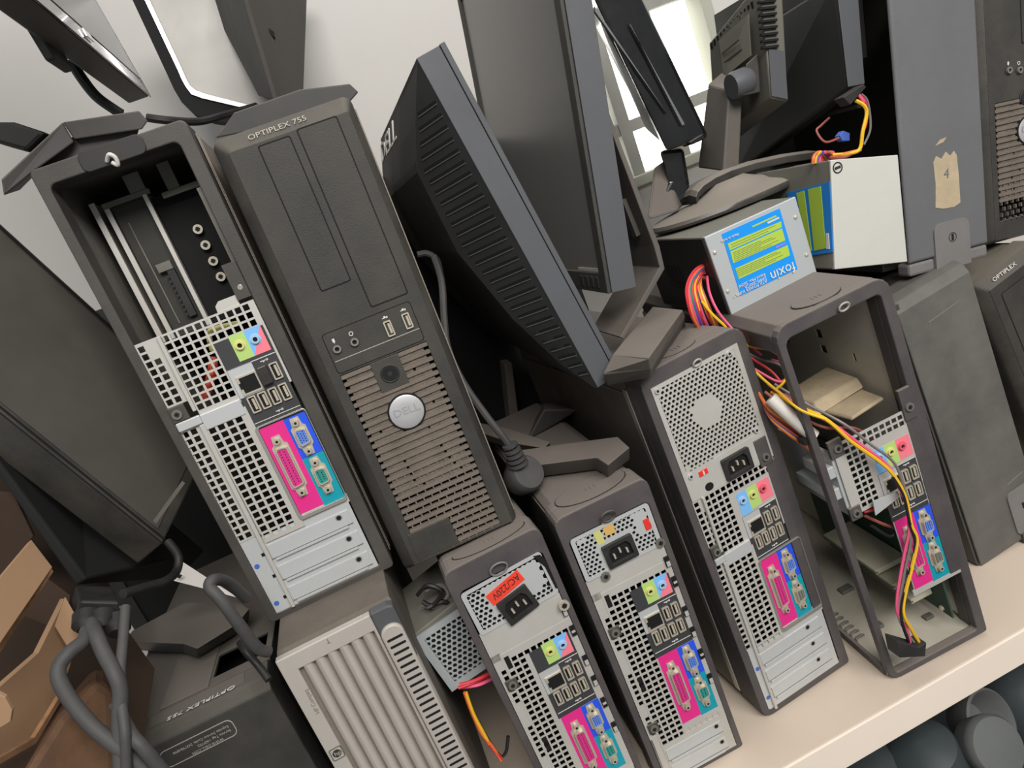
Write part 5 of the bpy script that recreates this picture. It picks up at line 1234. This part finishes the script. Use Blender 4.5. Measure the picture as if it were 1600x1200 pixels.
# ------------------------------------------------------------------ cables, label and cardboard at the lower left
t = thing('power_strip', 'black cable connector block with thick grey leads above the cardboard', 'power strip', Matrix.Translation(P(150, 960, -.06)))
wobj('housing', pbox([(118, 968, -.07), (128, 984, -.07), (190, 968, -.07), (186, 940, -.07), (124, 938, -.07)], [(112, 936, -.03), (116, 950, -.03), (180, 940, -.03), (176, 916, -.03), (118, 914, -.03)]), 'cable_black', t, .002)
for (x, y) in ((135, 957), (160, 957), (183, 963)):
    c_ = P(x, y, -.071); mb = Wm(); mb.lathe([(.006, 0), (.0085, .002), (.0085, .01), (.005, .014)], None, 16, Matrix.Translation(c_) @ Matrix.Rotation(math.radians(120), 4, 'X')); wobj('socket', mb, 'cable_black', t, 0, True)
def cab(label, pts, r, m='cable'):
    return tag(wobj('cable', pcable(pts, 0, r, None, None, 12), m, None, 0, True), label, 'cable', 'thick cables at lower left')
cab('thick grey cable bowing out left over the cardboard', [(136, 985, -.085), (132, 1000, -.10), (108, 1020, -.11), (92, 1042, -.115), (94, 1066, -.12), (118, 1105, -.125), (150, 1140, -.13), (185, 1168, -.135), (240, 1215, -.14)], .0046)
cab('thick grey cable running straight down from the connector block', [(142, 972, -.08), (150, 992, -.10), (162, 1020, -.11), (178, 1050, -.12), (188, 1080, -.125), (186, 1130, -.13), (190, 1215, -.14)], .0046)
cab('grey cable hanging down along the dusty corner of the low tower', [(196, 948, -.08), (192, 1000, -.10), (188, 1050, -.118), (190, 1100, -.128), (196, 1150, -.14), (198, 1215, -.145)], .0032)
cab('grey cable crossing in front of the low dark tower', [(180, 1100, -.12), (205, 1148, -.135), (225, 1170, -.14), (262, 1215, -.14)], .0042)
cab('thin black cable curling under the large grey monitor', [(262, 846, .03), (278, 868, .02), (276, 892, .01), (258, 908, -.01), (225, 918, -.03), (192, 928, -.05)], .0034, 'cable_black')
cab('dusty black cable looped above the stand base', [(420, 1018, -.05), (402, 1012, -.055), (372, 974, -.06), (346, 938, -.06), (328, 918, -.055), (334, 906, -.05), (356, 910, -.03), (385, 935, -.01)], .0044)
cab('black cable lying between low tower and silver tower', [(375, 1004, -.02), (384, 1018, -.03), (402, 1038, -.035), (420, 1062, -.045)], .003, 'cable_black')
t = wobj('paper_label', flat([(262, 905, .06), (284, 877, .07), (372, 934, .07), (320, 920, .06)][:3] + [(320, 920, .06)], .001), 'paper'); tag(t, 'white paper label lying in the gap under the gutted tower', 'label')
wobj('printed_mark', flat([(275, 902, .056), (279, 897, .056), (285, 899, .058), (281, 904, .058)], .0005), 'print_dark', t)

t = thing('cardboard_box', 'open torn cardboard box at the bottom left corner', 'box', Matrix.Translation(P(40, 1180, -.12)))
def flap(poly, m='card', th=.004, nm='flap'):
    return wobj(nm, flat(poly, th), m, t, .0004)
flap([(-20, 690, .26), (110, 760, .26), (200, 985, .06), (242, 1045, .03), (215, 1230, .03), (-20, 1230, .03)], 'card_shaded', .004, 'side_wall')  # added wall covering bright background, shade is in its dark colour
flap([(-20, 925, -.12), (49, 843, -.05), (82, 886, -.06), (-20, 1035, -.14)])
flap([(-20, 1015, -.139), (80, 887, -.061), (84, 893, -.061), (-20, 1052, -.14)], 'card_edge', .004, 'corrugated_edge')
flap([(-20, 770, .03), (20, 770, .03), (52, 838, .03), (-20, 925, .0)], 'card_shaded', .004, 'side_wall')
flap([(-20, 1090, -.12), (60, 1020, -.08), (102, 935, -.05), (128, 985, -.055), (95, 1085, -.09), (54, 1152, -.12), (-20, 1195, -.16)])
flap([(102, 932, -.058), (130, 982, -.065), (110, 1018, -.075), (86, 978, -.066)], 'card', .003, 'torn_tab')
flap([(54, 1152, -.121), (95, 1085, -.091), (97, 1094, -.091), (57, 1162, -.121), (-20, 1206, -.161), (-20, 1195, -.161)], 'card_edge', .003, 'corrugated_edge')
flap([(-20, 1075, -.17), (8, 1090, -.17), (19, 1110, -.17), (16, 1128, -.17), (-20, 1150, -.18)], 'card', .003)
flap([(-20, 1020, .0), (70, 900, .03), (110, 930, .03), (90, 1060, -.02), (-20, 1100, -.05)], 'card_shaded', .003, 'side_wall')
mb = Wm(); mb.loft([[P(*p) for p in l] for l in ([(20, 1230, -.15), (90, 1120, -.11), (150, 1060, -.08), (178, 1080, -.08), (185, 1230, -.12)], [(30, 1230, -.08), (95, 1100, -.04), (150, 1040, -.01), (182, 1060, -.01), (200, 1230, -.05)])])
t = wobj('paper_bag', mb, 'bag', None, .006); tag(t, 'crumpled brown bag below the cables in the lower left corner', 'bag')

# ------------------------------------------------------------------ things stored below the shelf
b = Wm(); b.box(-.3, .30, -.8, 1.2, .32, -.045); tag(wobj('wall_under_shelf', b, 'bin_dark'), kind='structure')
def round_thing(name, label, px, py, y, prof, m, rot=(0, 0, 0), cat='housing'):
    mb = Wm(); R = Matrix.Rotation(rot[2], 4, 'Z') @ Matrix.Rotation(rot[0], 4, 'X') @ Matrix.Rotation(rot[1], 4, 'Y')
    mb.lathe(prof, None, 36, Matrix.Translation(P(px, py, y)) @ R); o = wobj(name, mb, m, None, 0, True)
    return tag(o, label, cat, 'round black things under the shelf')
g = math.radians
round_thing('plastic_housing', 'dull black barrel-shaped housing under the shelf, left of the round cap', 1466, 1210, .03, [(0, -.1), (.047, -.1), (.047, -.03), (.0435, -.028), (.0435, .02), (.038, .052), (.022, .064), (0, .066)], 'bin_dark', (0, g(-14), 0))
round_thing('round_cap', 'round dusty grey cap under the shelf at the lower right corner', 1556, 1166, -.01, [(.028, -.03), (.0335, -.008), (.034, 0), (.031, .005), (.015, .0085), (0, .009)], 'bin_grey', (g(58), 0, g(8)))
round_thing('plastic_cup', 'hollow ribbed cup behind the round cap under the shelf', 1550, 1128, .06, [(.02, -.05), (.037, -.02), (.040, 0), (.037, .002), (.033, -.004), (.022, -.03), (0, -.032)], 'bin_grey', (g(62), 0, g(20)))
round_thing('plastic_housing', 'dark domed housing deep under the shelf at right frame edge', 1610, 1100, .12, [(0, -.08), (.06, -.08), (.06, .02), (.045, .055), (.02, .07), (0, .072)], 'bin_dark', (0, g(-20), 0))
round_thing('plastic_housing', 'dark rounded housing at the bottom frame edge under the shelf', 1380, 1230, .05, [(0, -.06), (.05, -.06), (.05, .02), (.03, .04), (0, .045)], 'bin_dark', (g(20), g(-14), 0))
